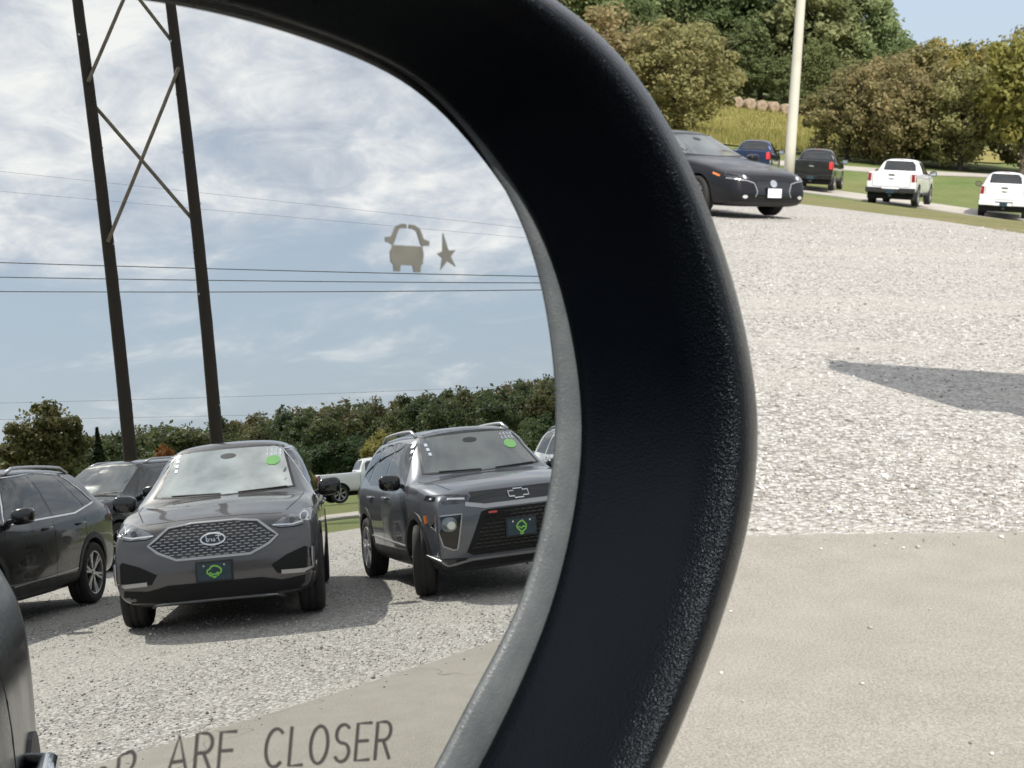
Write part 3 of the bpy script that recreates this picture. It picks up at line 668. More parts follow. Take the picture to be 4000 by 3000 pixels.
def suv_grey(pos, yaw):
    mat = paint('graphite_paint', (0.098, 0.094, 0.096), 0.6, 0.38)
    c = Car('suv', pos, yaw, 'dark grey SUV with wide honeycomb grille facing the mirror, seen in the mirror glass', 'suv', mat, None)
    W, H = 0.965, 1.735
    st = suv_stations(2.37, -2.40, W, H, 1.02, 1.15, 1.12, 0.22, -1.72, -2.18, 0.64, zb=0.24, belt=(1.06, 1.14), nose=0.845)
    def lean(x, y, z):
        k = sstep(1.7, 2.37, x); return k*(-0.16*max(0, (z-0.66)/0.36)**1.6-0.10*max(0, (0.42-z)/0.2)+0.0)
    ax = [(1.425, 0.37, 0.0), (-1.425, 0.37, 0)]
    c.body(st, lean, ax, 0.43, W)
    c.wheels(ax, W-0.125, 0.372, 0.25, RIMS, 5)
    win = [[(0.86, 1.10), (0.30, 1.56), (-0.22, 1.60), (-0.25, 1.105)], [(-0.31, 1.105), (-0.28, 1.60), (-0.95, 1.585), (-1.22, 1.14)], [(-1.29, 1.15), (-1.03, 1.575), (-1.42, 1.54), (-1.78, 1.24)]]
    dressing(c, W, H, 1.08, 0.22, [(0.98, 0), (-0.28, -0.3), (-1.20, -1)], 0.30, win, (0.72, 1.055, 1.16, GLOSSB, 1.05), handles=[-0.10, -1.02], axles=ax, ra=0.43, rails=False, wx=[(0.9, 1.085), (0.28, 1.59), (-0.6, 1.63), (-1.5, 1.57), (-1.84, 1.22)])
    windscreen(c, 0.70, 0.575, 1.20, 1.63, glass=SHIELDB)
    # hood creases
    for sg in (1, -1):
        c.rib('hood_seam', [(2.05, sg*0.66), (1.6, sg*0.77), (1.15, sg*0.80)], 'T', UNDER, w=0.010, off=0.001)
    c.rib('hood_edge', [(-0.62, 0.985), (-0.3, 1.0), (0, 1.004), (0.3, 1.0), (0.62, 0.985)], 'F', UNDER, w=0.010, off=0.001)
    G = [(-0.58, 0.80), (-0.40, 0.935), (-0.2, 0.955), (0.2, 0.955), (0.40, 0.935), (0.58, 0.80), (0.50, 0.735), (0.33, 0.66), (-0.33, 0.66), (-0.50, 0.735)]
    g = c.patch('grille', G, 'F', GLOSSB, off=0.006)
    c.rib('grille_frame', G, 'F', SATIN, w=0.022, off=0.022, closed=True, drop=0.03)
    mk('grille_mesh', *grid_bars(c, inset(G, 0.97), 0.075, 0.0235, 0.046, w=0.0062), SATIN, g)
    c.patch('emblem', ell(0, 0.81, 0.115, 0.052, 28), 'F', GLOSSB, off=0.030, drop=0.03)
    c.rib('emblem_ring', ell(0, 0.81, 0.108, 0.047, 28), 'F', CHROME, w=0.014, off=0.036, closed=True)
    c.ribs('emblem_script', [([(-0.072, 0.83), (-0.05, 0.838), (-0.022, 0.834)], 'F'), ([(-0.048, 0.836), (-0.056, 0.79), (-0.068, 0.788)], 'F'), ([(-0.056, 0.813), (-0.034, 0.815)], 'F'), ([(-0.022, 0.8), (-0.012, 0.815), (-0.002, 0.802), (-0.012, 0.79), (-0.022, 0.8)], 'F'), ([(0.008, 0.79), (0.012, 0.813), (0.026, 0.811)], 'F'), ([(0.052, 0.81), (0.04, 0.815), (0.032, 0.8), (0.042, 0.79), (0.054, 0.8)], 'F'), ([(0.062, 0.84), (0.054, 0.79)], 'F')], CHROME, w=0.007, off=0.036)
    HL = [(0.52, 0.885), (0.62, 0.94), (0.78, 0.99), (0.90, 1.0), (0.925, 0.94), (0.88, 0.885), (0.74, 0.862), (0.60, 0.862)]
    for pol, lm in ((HL, LAMP), (mir(HL), LAMP)):
        o = c.patch('headlight', pol, 'F', lm, off=0.008)
        cx = 0.82 if pol is HL else -0.82
        c.patch('projector', ell(cx, 0.935, 0.036, 0.036, 18), 'F', LAMPW, off=0.014, parent=o)
        c.patch('projector_lens', ell(cx, 0.935, 0.027, 0.027, 18), 'F', LAMPD, off=0.019, parent=o)
        c.patch('projector', ell(cx*0.87, 0.912, 0.026, 0.026, 18), 'F', LAMPD, off=0.014, parent=o)
        c.rib('light_bar', [(math.copysign(0.54, cx), 0.885), (math.copysign(0.72, cx), 0.878), (math.copysign(0.86, cx), 0.905)], 'F', LAMPW, parent=o, w=0.014, off=0.012)
        c.rib('lamp_edge', pol, 'F', UNDER, parent=o, w=0.012, off=0.006, closed=True)
    FG = [(0.905, 0.685), (0.82, 0.68), (0.66, 0.625), (0.51, 0.545), (0.56, 0.465), (0.90, 0.445)]
    for pol in (FG, mir(FG)):
        o = c.patch('fog_recess', pol, 'F', UNDER, off=0.004)
        q = 1 if pol is FG else -1
        c.rib('fog_accent', [(q*0.885, 0.665), (q*0.88, 0.49), (q*0.80, 0.470), (q*0.60, 0.475)], 'F', SATIN, parent=o, w=0.036, off=0.018)
    c.patch('lower_cladding', [(-0.95, 0.22), (-0.95, 0.44), (-0.6, 0.405), (-0.42, 0.445), (0.42, 0.445), (0.6, 0.405), (0.95, 0.44), (0.95, 0.22)], 'F', UNDER, off=0.007)
    c.patch('lower_intake', [(-0.46, 0.30), (-0.40, 0.40), (0.40, 0.40), (0.46, 0.30)], 'F', UNDER, off=0.011)
    c.rib('skid_bar', [(-0.60, 0.245), (-0.54, 0.285), (0, 0.29), (0.54, 0.285), (0.60, 0.245)], 'F', SATIN, w=0.028, off=0.022)
    c.plate('F', 0, 0.535, NAVY, CARLOGO, tilt=0.0)
    c.both('tail_light', [(-0.9, 0.95), (-0.55, 0.97), (-0.55, 1.05), (-0.9, 1.08)], 'B', RED, off=0.006)
    return c
def suv_compact(pos, yaw):
    mat = paint('steel_grey_paint', (0.122, 0.130, 0.150), 0.6, 0.36)
    c = Car('suv', pos, yaw, 'boxy steel grey SUV with split grille, at the right edge of the mirror glass', 'suv', mat, None)
    W, H = 0.905, 1.66
    st = suv_stations(2.17, -2.22, W, H, 1.055, 1.135, 1.02, 0.34, -1.72, -2.02, 0.625, zb=0.25, belt=(1.04, 1.10), nose=0.865)
    def lean(x, y, z):
        k = sstep(1.6, 2.17, x); return k*(-0.08*max(0, (z-0.72)/0.34)**1.6-0.12*max(0, (0.46-z)/0.2))
    ax = [(1.32, 0.35, 0.30), (-1.32, 0.35, 0)]
    c.body(st, lean, ax, 0.42, W)
    c.wheels(ax, W-0.115, 0.352, 0.23, RIMS, 5, 'fat')
    win = [[(0.80, 1.075), (0.40, 1.50), (-0.16, 1.54), (-0.18, 1.075)], [(-0.25, 1.075), (-0.22, 1.54), (-0.88, 1.53), (-1.10, 1.09)], [(-1.18, 1.12), (-0.96, 1.525), (-1.40, 1.50), (-1.62, 1.20)]]
    dressing(c, W, H, 1.05, 0.34, [(0.92, 0), (-0.21, -0.3), (-1.10, -1)], 0.31, win, (0.66, 0.985, 1.125, GLOSSB, 1.0), handles=[-0.05, -0.92], axles=ax, ra=0.42, rails=True, railx=(0.25, -1.55), wr=0.60, trim=None)
    c.patch('roof_panel', [(0.36, 0.50), (0.36, -0.50), (-1.6, -0.50), (-1.6, 0.50)], 'T', GLOSSB, off=0.004, res=0.15)
    windscreen(c, 0.665, 0.55, 1.185, 1.56)
    for v in 'LR': c.rib('sill_strip', [(0.86, 0.47), (-0.9, 0.52)], v, SATIN, w=0.014, off=0.012)
    for sg in (1, -1):
        c.rib('hood_seam', [(1.95, sg*0.66), (1.5, sg*0.72), (1.05, sg*0.75)], 'T', UNDER, w=0.010, off=0.001)
    UG = [(-0.52, 0.90), (-0.50, 0.99), (0.50, 0.99), (0.52, 0.90), (0.36, 0.875), (-0.36, 0.875)]
    c.patch('upper_grille', UG, 'F', GLOSSB, off=0.005)
    c.rib('grille_bar', [(-0.56, 0.885), (-0.36, 0.848), (0.36, 0.848), (0.56, 0.885)], 'F', SATIN, w=0.040, off=0.012)
    BW = [(-0.11, 0.905), (-0.10, 0.955), (-0.045, 0.955), (-0.04, 0.972), (0.055, 0.972), (0.05, 0.955), (0.11, 0.955), (0.10, 0.905), (0.045, 0.905), (0.04, 0.888), (-0.055, 0.888), (-0.05, 0.905)]
    c.patch('emblem', BW, 'F', GLOSSB, off=0.020); c.rib('emblem_rim', BW, 'F', CHROME, w=0.010, off=0.026, closed=True)
    HL = [(0.53, 0.91), (0.52, 0.965), (0.70, 0.985), (0.84, 0.99), (0.86, 0.945), (0.78, 0.905), (0.62, 0.895)]
    for pol in (HL, mir(HL)):
        o = c.patch('headlight', pol, 'F', LAMPD, off=0.008); q = 1 if pol is HL else -1
        c.rib('light_bar', [(q*0.56, 0.935), (q*0.72, 0.945), (q*0.83, 0.955)], 'F', LAMPW, parent=o, w=0.018, off=0.014)
    LG = [(-0.40, 0.80), (-0.34, 0.815), (0.34, 0.815), (0.40, 0.80), (0.565, 0.44), (0.50, 0.405), (-0.50, 0.405), (-0.565, 0.44)]
    g = c.patch('lower_grille', LG, 'F', UNDER, off=0.006)
    mk('grille_mesh', *grid_bars(c, inset(LG, 0.94), 0.07, 0.034, 0.055, w=0.008), GLOSSB, g)
    c.rib('badge', [(0.33, 0.785), (0.24, 0.785)], 'F', PINK, w=0.02, off=0.018)
    PK = [(0.60, 0.80), (0.82, 0.80), (0.85, 0.70), (0.80, 0.52), (0.70, 0.475), (0.66, 0.48)]
    for pol in (PK, mir(PK)):
        q = 1 if pol is PK else -1
        o = c.patch('lamp_pocket', pol, 'F', GLOSSB, off=0.004)
        c.patch('main_beam', ell(q*0.735, 0.715, 0.075, 0.065, 20, p=0.8), 'F', LAMP, off=0.012, parent=o)
        c.patch('main_beam_lens', ell(q*0.715, 0.705, 0.040, 0.036, 18), 'F', LAMPW, off=0.017, parent=o)
        c.rib('lamp_edge', pol, 'F', SATIN, parent=o, w=0.012, off=0.006, closed=True)
    c.rib('chin_strip', [(-0.86, 0.42), (-0.74, 0.335), (-0.5, 0.372), (0.5, 0.372), (0.74, 0.335), (0.86, 0.42)], 'F', SATIN, w=0.028, off=0.014)
    c.patch('lower_cladding', [(-0.88, 0.20), (-0.88, 0.37), (-0.74, 0.31), (-0.5, 0.35), (0.5, 0.35), (0.74, 0.31), (0.88, 0.37), (0.88, 0.20)], 'F', PLAS, off=0.007)
    c.both('fog_pocket', [(0.80, 0.40), (0.56, 0.385), (0.62, 0.345), (0.72, 0.345)], 'F', GLOSSB, off=0.012)
    c.both('side_marker', [(1.74, 0.72), (1.70, 0.80), (1.735, 0.80), (1.765, 0.73)], 'S', AMBER, off=0.018)
    c.plate('F', 0, 0.62, NAVY, CARLOGO2, off=0.03)
    c.both('tail_light', [(-0.85, 0.92), (-0.55, 0.93), (-0.55, 1.02), (-0.85, 1.05)], 'B', RED, off=0.006)
    c.both('tail_light_corner', [(-2.14, 0.93), (-1.90, 0.99), (-1.92, 1.05), (-2.12, 1.03)], 'S', RED, off=0.006)
    return c
def suv_black_side(pos, yaw):
    mat = paint('black_paint', (0.004, 0.004, 0.0045), 0.1, 0.3, 0.8)
    c = Car('suv', pos, yaw, 'glossy black SUV seen side-on at the left edge of the mirror glass', 'suv', mat, None)
    W, H = 0.92, 1.66
    st = suv_stations(2.26, -2.36, W, H, 1.0, 1.12, 1.10, 0.25, -1.70, -2.15, 0.60, zb=0.25, belt=(1.03, 1.13), nose=0.74)
    def lean(x, y, z): return sstep(1.6, 2.2, x)*(-0.12*max(0, (z-0.66)/0.36)**1.6)
    ax = [(1.36, 0.36, 0), (-1.36, 0.36, 0)]
    c.body(st, lean, ax, 0.42, W)
    c.wheels(ax, W-0.12, 0.36, 0.235, RIMS, 6)
    win = [[(0.84, 1.07), (0.32, 1.50), (-0.20, 1.54), (-0.24, 1.075)], [(-0.31, 1.075), (-0.27, 1.54), (-0.86, 1.53), (-1.20, 1.11)], [(-1.27, 1.125), (-0.94, 1.525), (-1.16, 1.51), (-1.52, 1.19)]]
    dressing(c, W, H, 1.06, 0.25, [(0.95, 0), (-0.27, -0.3), (-1.18, -1)], 0.30, win, (0.72, 1.0, 1.13, GLOSSB, 1.0), handles=[-0.08, -1.0], axles=ax, ra=0.42, rails=True, railx=(0.15, -1.55), wr=0.58, wx=[(0.90, 1.05), (0.30, 1.535), (-0.5, 1.575), (-1.14, 1.545), (-1.58, 1.19), (-0.9, 1.085), (0.90, 1.05)])
    windscreen(c, 0.66, 0.54, 1.17, 1.56, stickers=False)
    for v in 'LR':
        c.rib('sill_strip', [(0.80, 0.42), (-0.86, 0.46)], v, SATIN, w=0.012, off=0.012)
        c.rib('door_crease', [(0.9, 0.80), (-0.3, 0.86), (-1.0, 0.90)], v, mat, w=0.02, off=0.004)
    c.both('tail_light', [(-2.22, 0.94), (-1.98, 1.00), (-2.02, 1.13), (-2.20, 1.10)], 'S', RED, off=0.006)
    c.both('tail_lamp', [(-0.86, 0.93), (-0.5, 0.96), (-0.5, 1.06), (-0.84, 1.12)], 'B', RED, off=0.006)
    c.both('headlight', [(0.5, 0.86), (0.56, 0.94), (0.84, 0.98), (0.86, 0.90), (0.74, 0.85)], 'F', LAMP, off=0.006)
    c.patch('grille', [(-0.42, 0.56), (-0.46, 0.86), (0.46, 0.86), (0.42, 0.56)], 'F', GLOSSB, off=0.006)
    return c
def suv_generic(pos, yaw, label, color, W=0.99, H=1.77, metal=0.3, xl=2.5, group=None, name='black_paint2', mirrors=True, coat=1.0):
    mat = paint(name, color, metal, 0.25, coat)
    c = Car('suv', pos, yaw, label, 'suv', mat, group)
    st = suv_stations(xl, -xl, W, H, 1.06, 1.19, 1.15, 0.35, -1.85, -2.25, 0.66, zb=0.26, belt=(1.09, 1.16), nose=0.78)
    def lean(x, y, z): return sstep(xl-.6, xl, x)*(-0.10*max(0, (z-0.7)/0.36)**1.6)
    ax = [(1.5, 0.38, 0), (-1.5, 0.38, 0)]
    c.body(st, lean, ax, 0.44, W)
    c.wheels(ax, W-0.125, 0.38, 0.25, RIMS, 5)
    win = [[(0.92, 1.13), (0.42, 1.58), (-0.16, 1.63), (-0.20, 1.13)], [(-0.27, 1.13), (-0.23, 1.63), (-0.90, 1.62), (-1.08, 1.15)], [(-1.15, 1.16), (-0.97, 1.62), (-1.55, 1.58), (-1.8, 1.22)]]
    dressing(c, W, H, 1.11, 0.3, [(1.0, 0), (-0.23, -0.3), (-1.10, -1)], 0.32, win, (0.76, 1.08, 1.2, c.mat, 1.05) if mirrors else None, handles=[-0.05, -0.95] if mirrors else [-0.05], axles=ax, ra=0.44, rails=True, railx=(0.2, -1.65), wr=0.63, trim=None)
    windscreen(c, 0.72, 0.60, 1.235, 1.665, stickers=False)
    HL = [(0.52, 0.87), (0.52, 0.97), (0.86, 1.0), (0.91, 0.93), (0.84, 0.87)]
    for pol in (HL, mir(HL)):
        o = c.patch('headlight', pol, 'F', LAMPD, off=0.006); c.rib('light_bar', pol, 'F', LAMPW, parent=o, w=0.02, off=0.01, closed=True)
    c.patch('grille', [(-0.48, 0.66), (-0.50, 0.95), (0.50, 0.95), (0.48, 0.66)], 'F', GLOSSB, off=0.006)
    c.patch('lower_cladding', [(-0.95, 0.26), (-0.95, 0.42), (0.95, 0.42), (0.95, 0.26)], 'F', PLAS, off=0.007)
    c.both('tail_light', [(-0.94, 0.95), (-0.55, 0.97), (-0.55, 1.06), (-0.92, 1.1)], 'B', RED, off=0.006)
    return c
def sedan(pos, yaw, roll=0.0):
    mat = paint('midnight_paint', (0.006, 0.006, 0.008), 0.1, 0.4, 0.45)
    c = Car('sedan', pos, yaw, 'dark sedan parked on the gravel beside the lamp post, nose to the right', 'car', mat, None)
    W, H = 0.925, 1.47
    st = suv_stations(2.40, -2.47, W, H, 0.80, 0.99, 0.86, -0.02, -1.10, -1.85, 0.60, zb=0.19, belt=(0.92, 0.98), nose=0.72, tailw=0.84)
    def lean(x, y, z): return sstep(1.6, 2.42, x)*(-0.16*max(0, (z-0.5)/0.3)**1.5)
    ax = [(1.41, 0.335, -0.12), (-1.41, 0.335, 0)]
    c.body(st, lean, ax, 0.385, W)
    c.wheels(ax, W-0.115, 0.335, 0.22, RIMS, 10, 'twin')
    win = [[(0.66, 0.955), (0.06, 1.32), (-0.34, 1.36), (-0.36, 0.965)], [(-0.42, 0.965), (-0.40, 1.36), (-0.92, 1.325), (-1.28, 1.01)]]
    dressing(c, W, H, 0.95, 0.1, [(0.92, 0), (-0.39, -0.3), (-1.2, -1)], 0.25, win, (0.66, 1.0, 1.0, c.mat, 0.92), handles=[-0.2, -1.05], axles=ax, ra=0.385, cladding=False, rails=False, wx=[(0.70, 0.94), (0.04, 1.355), (-0.5, 1.395), (-1.34, 1.0)], trimw=0.012)
    windscreen(c, 0.68, 0.55, 1.04, 1.375, stickers=False, wipers=False)
    HL = [(0.50, 0.66), (0.56, 0.70), (0.80, 0.755), (0.84, 0.70), (0.78, 0.655)]
    for pol in (HL, mir(HL)):
        q = 1 if pol is HL else -1
        o = c.patch('headlight', pol, 'F', LAMPD, off=0.006)
        c.patch('projector', ell(q*0.60, 0.685, 0.032, 0.032, 14), 'F', LAMPW, off=0.012, parent=o)
        c.rib('bumper_chrome', [(q*0.84, 0.66), (q*0.55, 0.625), (q*0.42, 0.59), (q*0.36, 0.45), (q*0.40, 0.36)], 'F', SATIN, w=0.020, off=0.008)
        c.patch('bumper_lamp', ell(q*0.62, 0.36, 0.05, 0.03, 12), 'F', LAMPW, off=0.008)
    c.both('headlight_side', [(1.98, 0.705), (1.80, 0.755), (1.80, 0.72), (1.96, 0.68)], 'S', AMBER, off=0.006)
    c.patch('grille', [(-0.36, 0.62), (0.36, 0.62), (0.42, 0.46), (0.34, 0.34), (-0.34, 0.34), (-0.42, 0.46)], 'F', GLOSSB, off=0.005)
    c.patch('emblem', ell(0, 0.585, 0.075, 0.06, 18), 'F', CHROME, off=0.02)
    c.patch('chin', [(-0.8, 0.2), (-0.8, 0.27), (0.8, 0.27), (0.8, 0.2)], 'F', PLAS, off=0.006)
    c.plate('F', 0, 0.43, PLATEW, None, off=0.03)
    c.both('tail_light', [(-0.86, 0.82), (-0.5, 0.84), (-0.5, 0.92), (-0.84, 0.94)], 'B', RED, off=0.006)
    return c
def pickup(pos, yaw, label, mat, bump=CHROME, rear_red=REDB, badge=True, group=None, plate=True, H=1.90, glass=GLASS, markers=True):
    c = Car('pickup_truck', pos, yaw, label, 'pickup truck', mat, group)
    W = 1.0
    def S(x, w, zb, zs, zt, wr, cr): return (x, w, zb, zs, zt, wr, cr)
    bt = 1.33
    st = [S(2.93, W*.80, .50, 1.10, 1.18, W*.6, .03), S(2.88, W*.90, .44, 1.16, 1.24, W*.68, .03), S(2.7, W*.96, .42, 1.18, 1.27, W*.72, .03), S(2.2, W*.98, .40, 1.22, 1.31, W*.74, .03),
          S(1.55, W*.985, .40, 1.25, 1.33, W*.76, .03), S(1.42, W*.985, .40, 1.25, 1.36, W*.77, .05), S(1.33, W*.985, .40, 1.25, 1.42, W*.765, .05), S(1.0, W*.985, .40, 1.22, 1.68, W*.72, .06), S(.72, W*.985, .40, 1.2, H-.05, W*.68, .07),
          S(.5, W*.985, .40, 1.2, H-.01, W*.675, .07), S(0, W*.985, .40, 1.22, H, W*.675, .07), S(-.5, W*.985, .40, 1.24, H-.015, W*.67, .07), S(-.64, W*.985, .40, 1.25, H-.06, W*.665, .07), S(-.74, W*.985, .40, 1.26, 1.66, W*.69, .06),
          S(-.82, W*.985, .42, bt-.04, bt+.05, W*.74, .03), S(-.88, W*.985, .44, bt-.03, bt, W*.78, .02), S(-1.0, W*.985, .46, bt-.03, bt, W*.8, .02), S(-2.0, W*.985, .46, bt-.02, bt+.005, W*.8, .02), S(-2.72, W*.98, .48, bt-.015, bt+.015, W*.8, .02), S(-2.82, W*.975, .50, bt-.015, bt+.02, W*.8, .02), S(-2.86, W*.95, .52, bt-.03, bt+.01, W*.78, .02)]
    ax = [(1.86, 0.40, 0), (-1.86, 0.40, 0)]
    c.body(st, None, ax, 0.475, W, bed=((-1.83, 0, 1.55), (1.75, 1.52, 1.1)))
    c.wheels(ax, W-0.14, 0.41, 0.27, RIMS, 6)
    win = [[(1.05, 1.26), (.70, 1.70), (.22, 1.75), (.20, 1.27)], [(.14, 1.27), (.16, 1.75), (-.44, 1.74), (-.56, 1.64), (-.60, 1.30)]]
    dressing(c, W, H, 1.25, 0.5, [(1.2, 0), (0.17, -0.1), (-0.72, -0.1)], 0.5, win, (0.95, 1.14, 1.32, GLOSSB, 1.25), handles=[0.32, -0.55], axles=ax, ra=0.475, rails=False, trim=None, cladding=False)
    for v in 'LR': c.rib('bed_seam', [(-0.86, 0.52), (-0.86, 1.30)], v, UNDER, w=0.014, off=0.002)
    for ax_ in ax:
        for v in 'LR':
            arc = [(ax_[0]+0.495*math.cos(t), ax_[1]+0.495*math.sin(t)) for t in np.linspace(R(0), R(180), 20)]
            c.rib('arch_trim', arc, v, PLAS, w=0.05, off=0.010, drop=0.05)
    c.patch('windscreen', [(-.74, 1.42), (.74, 1.42), (.62, 1.80), (-.62, 1.80)], 'F', SHIELD, off=0.004, res=0.1)
    c.patch('rear_window', [(-.66, 1.40), (.66, 1.40), (.60, 1.79), (-.60, 1.79)], 'B', glass, off=0.006, res=0.1)
    c.patch('high_brake_light', [(-.12, 1.825), (.12, 1.825), (.12, 1.845), (-.12, 1.845)], 'B', RED, off=0.008)
    c.ribs('tailgate_seam', [([(-.74, 1.31), (-.745, .78), (-.5, .76), (.5, .76), (.745, .78), (.74, 1.31)], 'B')], UNDER, w=0.016, off=0.002)
    c.patch('tailgate_handle', [(-.13, 1.20), (.13, 1.20), (.11, 1.26), (-.11, 1.26)], 'B', PLAS, off=0.006)
    if badge: c.patch('emblem', [(-.11, 1.06), (-.10, 1.10), (.10, 1.12), (.11, 1.07), (0.0, 1.05)], 'B', CHROME, off=0.01)
    c.both('tail_light', [(-.93, .97), (-.80, .97), (-.79, 1.28), (-.92, 1.28)], 'B', rear_red, off=0.012, drop=0.05)
    c.both('tail_light_side', [(-2.83, .97), (-2.70, .97), (-2.74, 1.29), (-2.82, 1.29)], 'S', rear_red, off=0.010)
    bm = bmesh.new()
    for y, w in ((-.66, .62), (.66, .62)): add_box(bm, (-2.98, y, .62), (.24, w, .20))
    add_box(bm, (-2.95, 0, .57), (.2, .78, .12))
    b = bm_obj('rear_bumper', bm, bump, c.root, False, 0.03, 3)
    bm = bmesh.new(); add_box(bm, (0, 0, 0.42), (5.2, 1.15, 0.26)); add_box(bm, (-1.86, 0, 0.40), (0.22, 1.5, 0.2)); add_box(bm, (-2.66, 0, 0.44), (0.34, 1.84, 0.34)); o_ = bm_obj('chassis', bm, UNDER, c.root)
    bm = bmesh.new(); add_box(bm, (-2.94, 0, .66), (.2, .72, .03)); bm_obj('bumper_step', bm, PLAS, b, False, 0.005)
    bm = bmesh.new(); add_box(bm, (-2.9, 0, .42), (.25, .12, .10)); bm_obj('tow_hitch', bm, PLAS, b, False, 0.005)
    if plate:
        bm = bmesh.new(); add_box(bm, (-3.062, 0, .57), (.008, .30, .15)); bm_obj('licence_plate', bm, NAVY, c.root, False, 0.002)
    c.both('headlight', [(.55, .95), (.55, 1.12), (.86, 1.12), (.88, .98)], 'F', LAMP, off=0.006)
    c.patch('grille', [(-.55, .70), (-.55, 1.12), (.55, 1.12), (.55, .70)], 'F', GLOSSB, off=0.01)
    bm = bmesh.new(); add_box(bm, (0.1, 0, 0.47), (1.7, 2.0, 0.10)); bm_obj('side_step', bm, PLAS, c.root, False, 0.03)
    return c
def on(x, y, off=0.03): return (x, y, gz1(x, y)+off)
suv_grey(on(10.81, -7.587), 2.612)
suv_compact(on(12.298, -5.498), 2.437)
suv_black_side(on(9.552, -10.293), 2.789)
suv_generic(on(16.7, -14.15), R(176), 'black SUV parked behind, between two nearer SUVs in the mirror glass', (0.012, 0.012, 0.014))
suv_generic(on(23.3, -7.2), 2.437, 'white SUV half hidden behind the boxy grey SUV, at the mirror rim', (0.72, 0.73, 0.74), metal=0.0, name='white_paint_suv', W=0.95, H=1.72)
WHITE = paint('white_paint', (0.80, 0.80, 0.81), 0.0, 0.3)
WHITE2 = paint('pearl_paint', (0.76, 0.76, 0.77), 0.0, 0.3)
BLACKT = paint('black_truck_paint', (0.010, 0.010, 0.011), 0.2, 0.25)
BLUET = paint('blue_truck_paint', (0.008, 0.020, 0.062), 0.3, 0.25)
sedan((3.06, 28.7, 0.355), -1.0)
pickup(on(49.0, -27.0), R(47), 'distant white pickup seen in the mirror glass, behind the two grey SUVs', WHITE2, rear_red=RED)
pickup(on(15.9, 64.9), R(68), 'white pickup with red tail lamps, second truck from the right frame edge', WHITE, bump=PLAS, rear_red=RED)
pickup(on(14.0, 73.4), R(73), 'black pickup with lit-looking red tail lamps, right of the lamp post', BLACKT, bump=GLOSSB)
pickup(on(11.8, 78.4), R(75), 'dark blue pickup partly hidden behind the lamp post and sedan', BLUET)
pickup(on(20.6, 66.0), R(90-18), 'white pickup cut off by the right edge of the photo', WHITE2, bump=WHITE2, rear_red=RED)
# ------------------------------------------------------------------ the side mirror in the foreground
MP = Vector((0.0, 0.19759389, 1.41307019)); MN = Vector((0.55871472, -0.82014385, 0.12329606)); MRAD = 1.4
MX = Vector((0.82644972, 0.56301053, 0.0)); MY = Vector((-0.06941698, 0.101898, 0.99236993))
def on_plane(u, v, k): return MP+MX*(u/1000)+MY*(v/1000)+MN*(k/1000)          # millimetres in the plane of the glass
def on_glass(u, v, k=0.0):
    w = MRAD*1000; return on_plane(u, v, math.sqrt(w*w-u*u-v*v)-w+k)
def glass_normal(u, v): return (MN*math.sqrt(MRAD**2-(u/1000)**2-(v/1000)**2)+MX*(u/1000)+MY*(v/1000)).normalized()
LG = [(-33.5, 45.1), (-23.4, 42.8), (-15.9, 40.2), (-8.8, 35.7), (-3.6, 30.1), (1.2, 23.4), (4.5, 15.6), (6.4, 5.8), (7.1, -1.6), (7.0, -6.5), (5.8, -13.9), (3.8, -21.1), (1.1, -28.2), (-4.1, -36.0), (-9.2, -43.1), (-12.7, -48.5),
      (-22, -59), (-38, -68), (-60, -73), (-90, -72), (-118, -62), (-138, -40), (-146, -10), (-143, 15), (-130, 34), (-108, 44), (-80, 47.5), (-55, 47.2)]
LB = [(-34.7, 44.8), (-24.6, 42.5), (-17.1, 40.2), (-11.0, 37.3), (-3.9, 30.8), (2.9, 22.7), (7.0, 13.7), (9.4, 3.8), (10.4, -4.8), (9.6, -13.4), (7.5, -21.9), (4.2, -30.8), (-0.5, -39.3), (-6.9, -49.0),
      (-18, -62), (-37, -72), (-60, -77.5), (-90, -76.5), (-121, -66), (-142, -42), (-150, -10), (-147, 15), (-132, 35), (-109, 44), (-82, 47), (-58, 46.8)]
LD = [(1.2, 47.7), (7.6, 44.8), (13.4, 40.0), (18.6, 33.7), (23.2, 26.7), (26.6, 20.6), (29.4, 13.1), (31.7, 5.6), (33.3, 0.5), (34.0, -5.9), (33.8, -11.7), (32.8, -17.3), (31.0, -22.9), (28.3, -28.9), (24.8, -36.0), (21.4, -42.4), (15.5, -51.3),
      (2, -68), (-20, -83), (-55, -92), (-95, -91), (-130, -79), (-157, -52), (-170, -15), (-166, 22), (-148, 45), (-115, 56), (-75, 59), (-35, 57), (-14, 53)]
MC = (-62.0, -8.0)
def polar(loop, n=220):
    a = np.array([math.atan2(v-MC[1], u-MC[0]) for u, v in loop]); r = np.array([math.hypot(u-MC[0], v-MC[1]) for u, v in loop])
    o = np.argsort(a); a = a[o]; r = r[o]
    a3 = np.concatenate([a-2*math.pi, a, a+2*math.pi]); r3 = np.concatenate([r, r, r])
    m = np.gradient(r3, a3)                                    # cubic Hermite through the points
    t = np.linspace(-math.pi, math.pi, n, endpoint=False); i = np.clip(np.searchsorted(a3, t)-1, 0, len(a3)-2)
    h = a3[i+1]-a3[i]; s = (t-a3[i])/h
    return t, (2*s**3-3*s**2+1)*r3[i]+(s**3-2*s**2+s)*h*m[i]+(-2*s**3+3*s**2)*r3[i+1]+(s**3-s**2)*h*m[i+1]
TH, RG = polar(LG); _, RB = polar(LB); _, RD = polar(LD)
def smooth(r, k=5):
    return np.convolve(np.concatenate([r[-k:], r, r[:k]]), np.ones(2*k+1)/(2*k+1), 'valid')
RG = smooth(RG, 3); RB = smooth(RB, 3); RD = smooth(RD, 4)
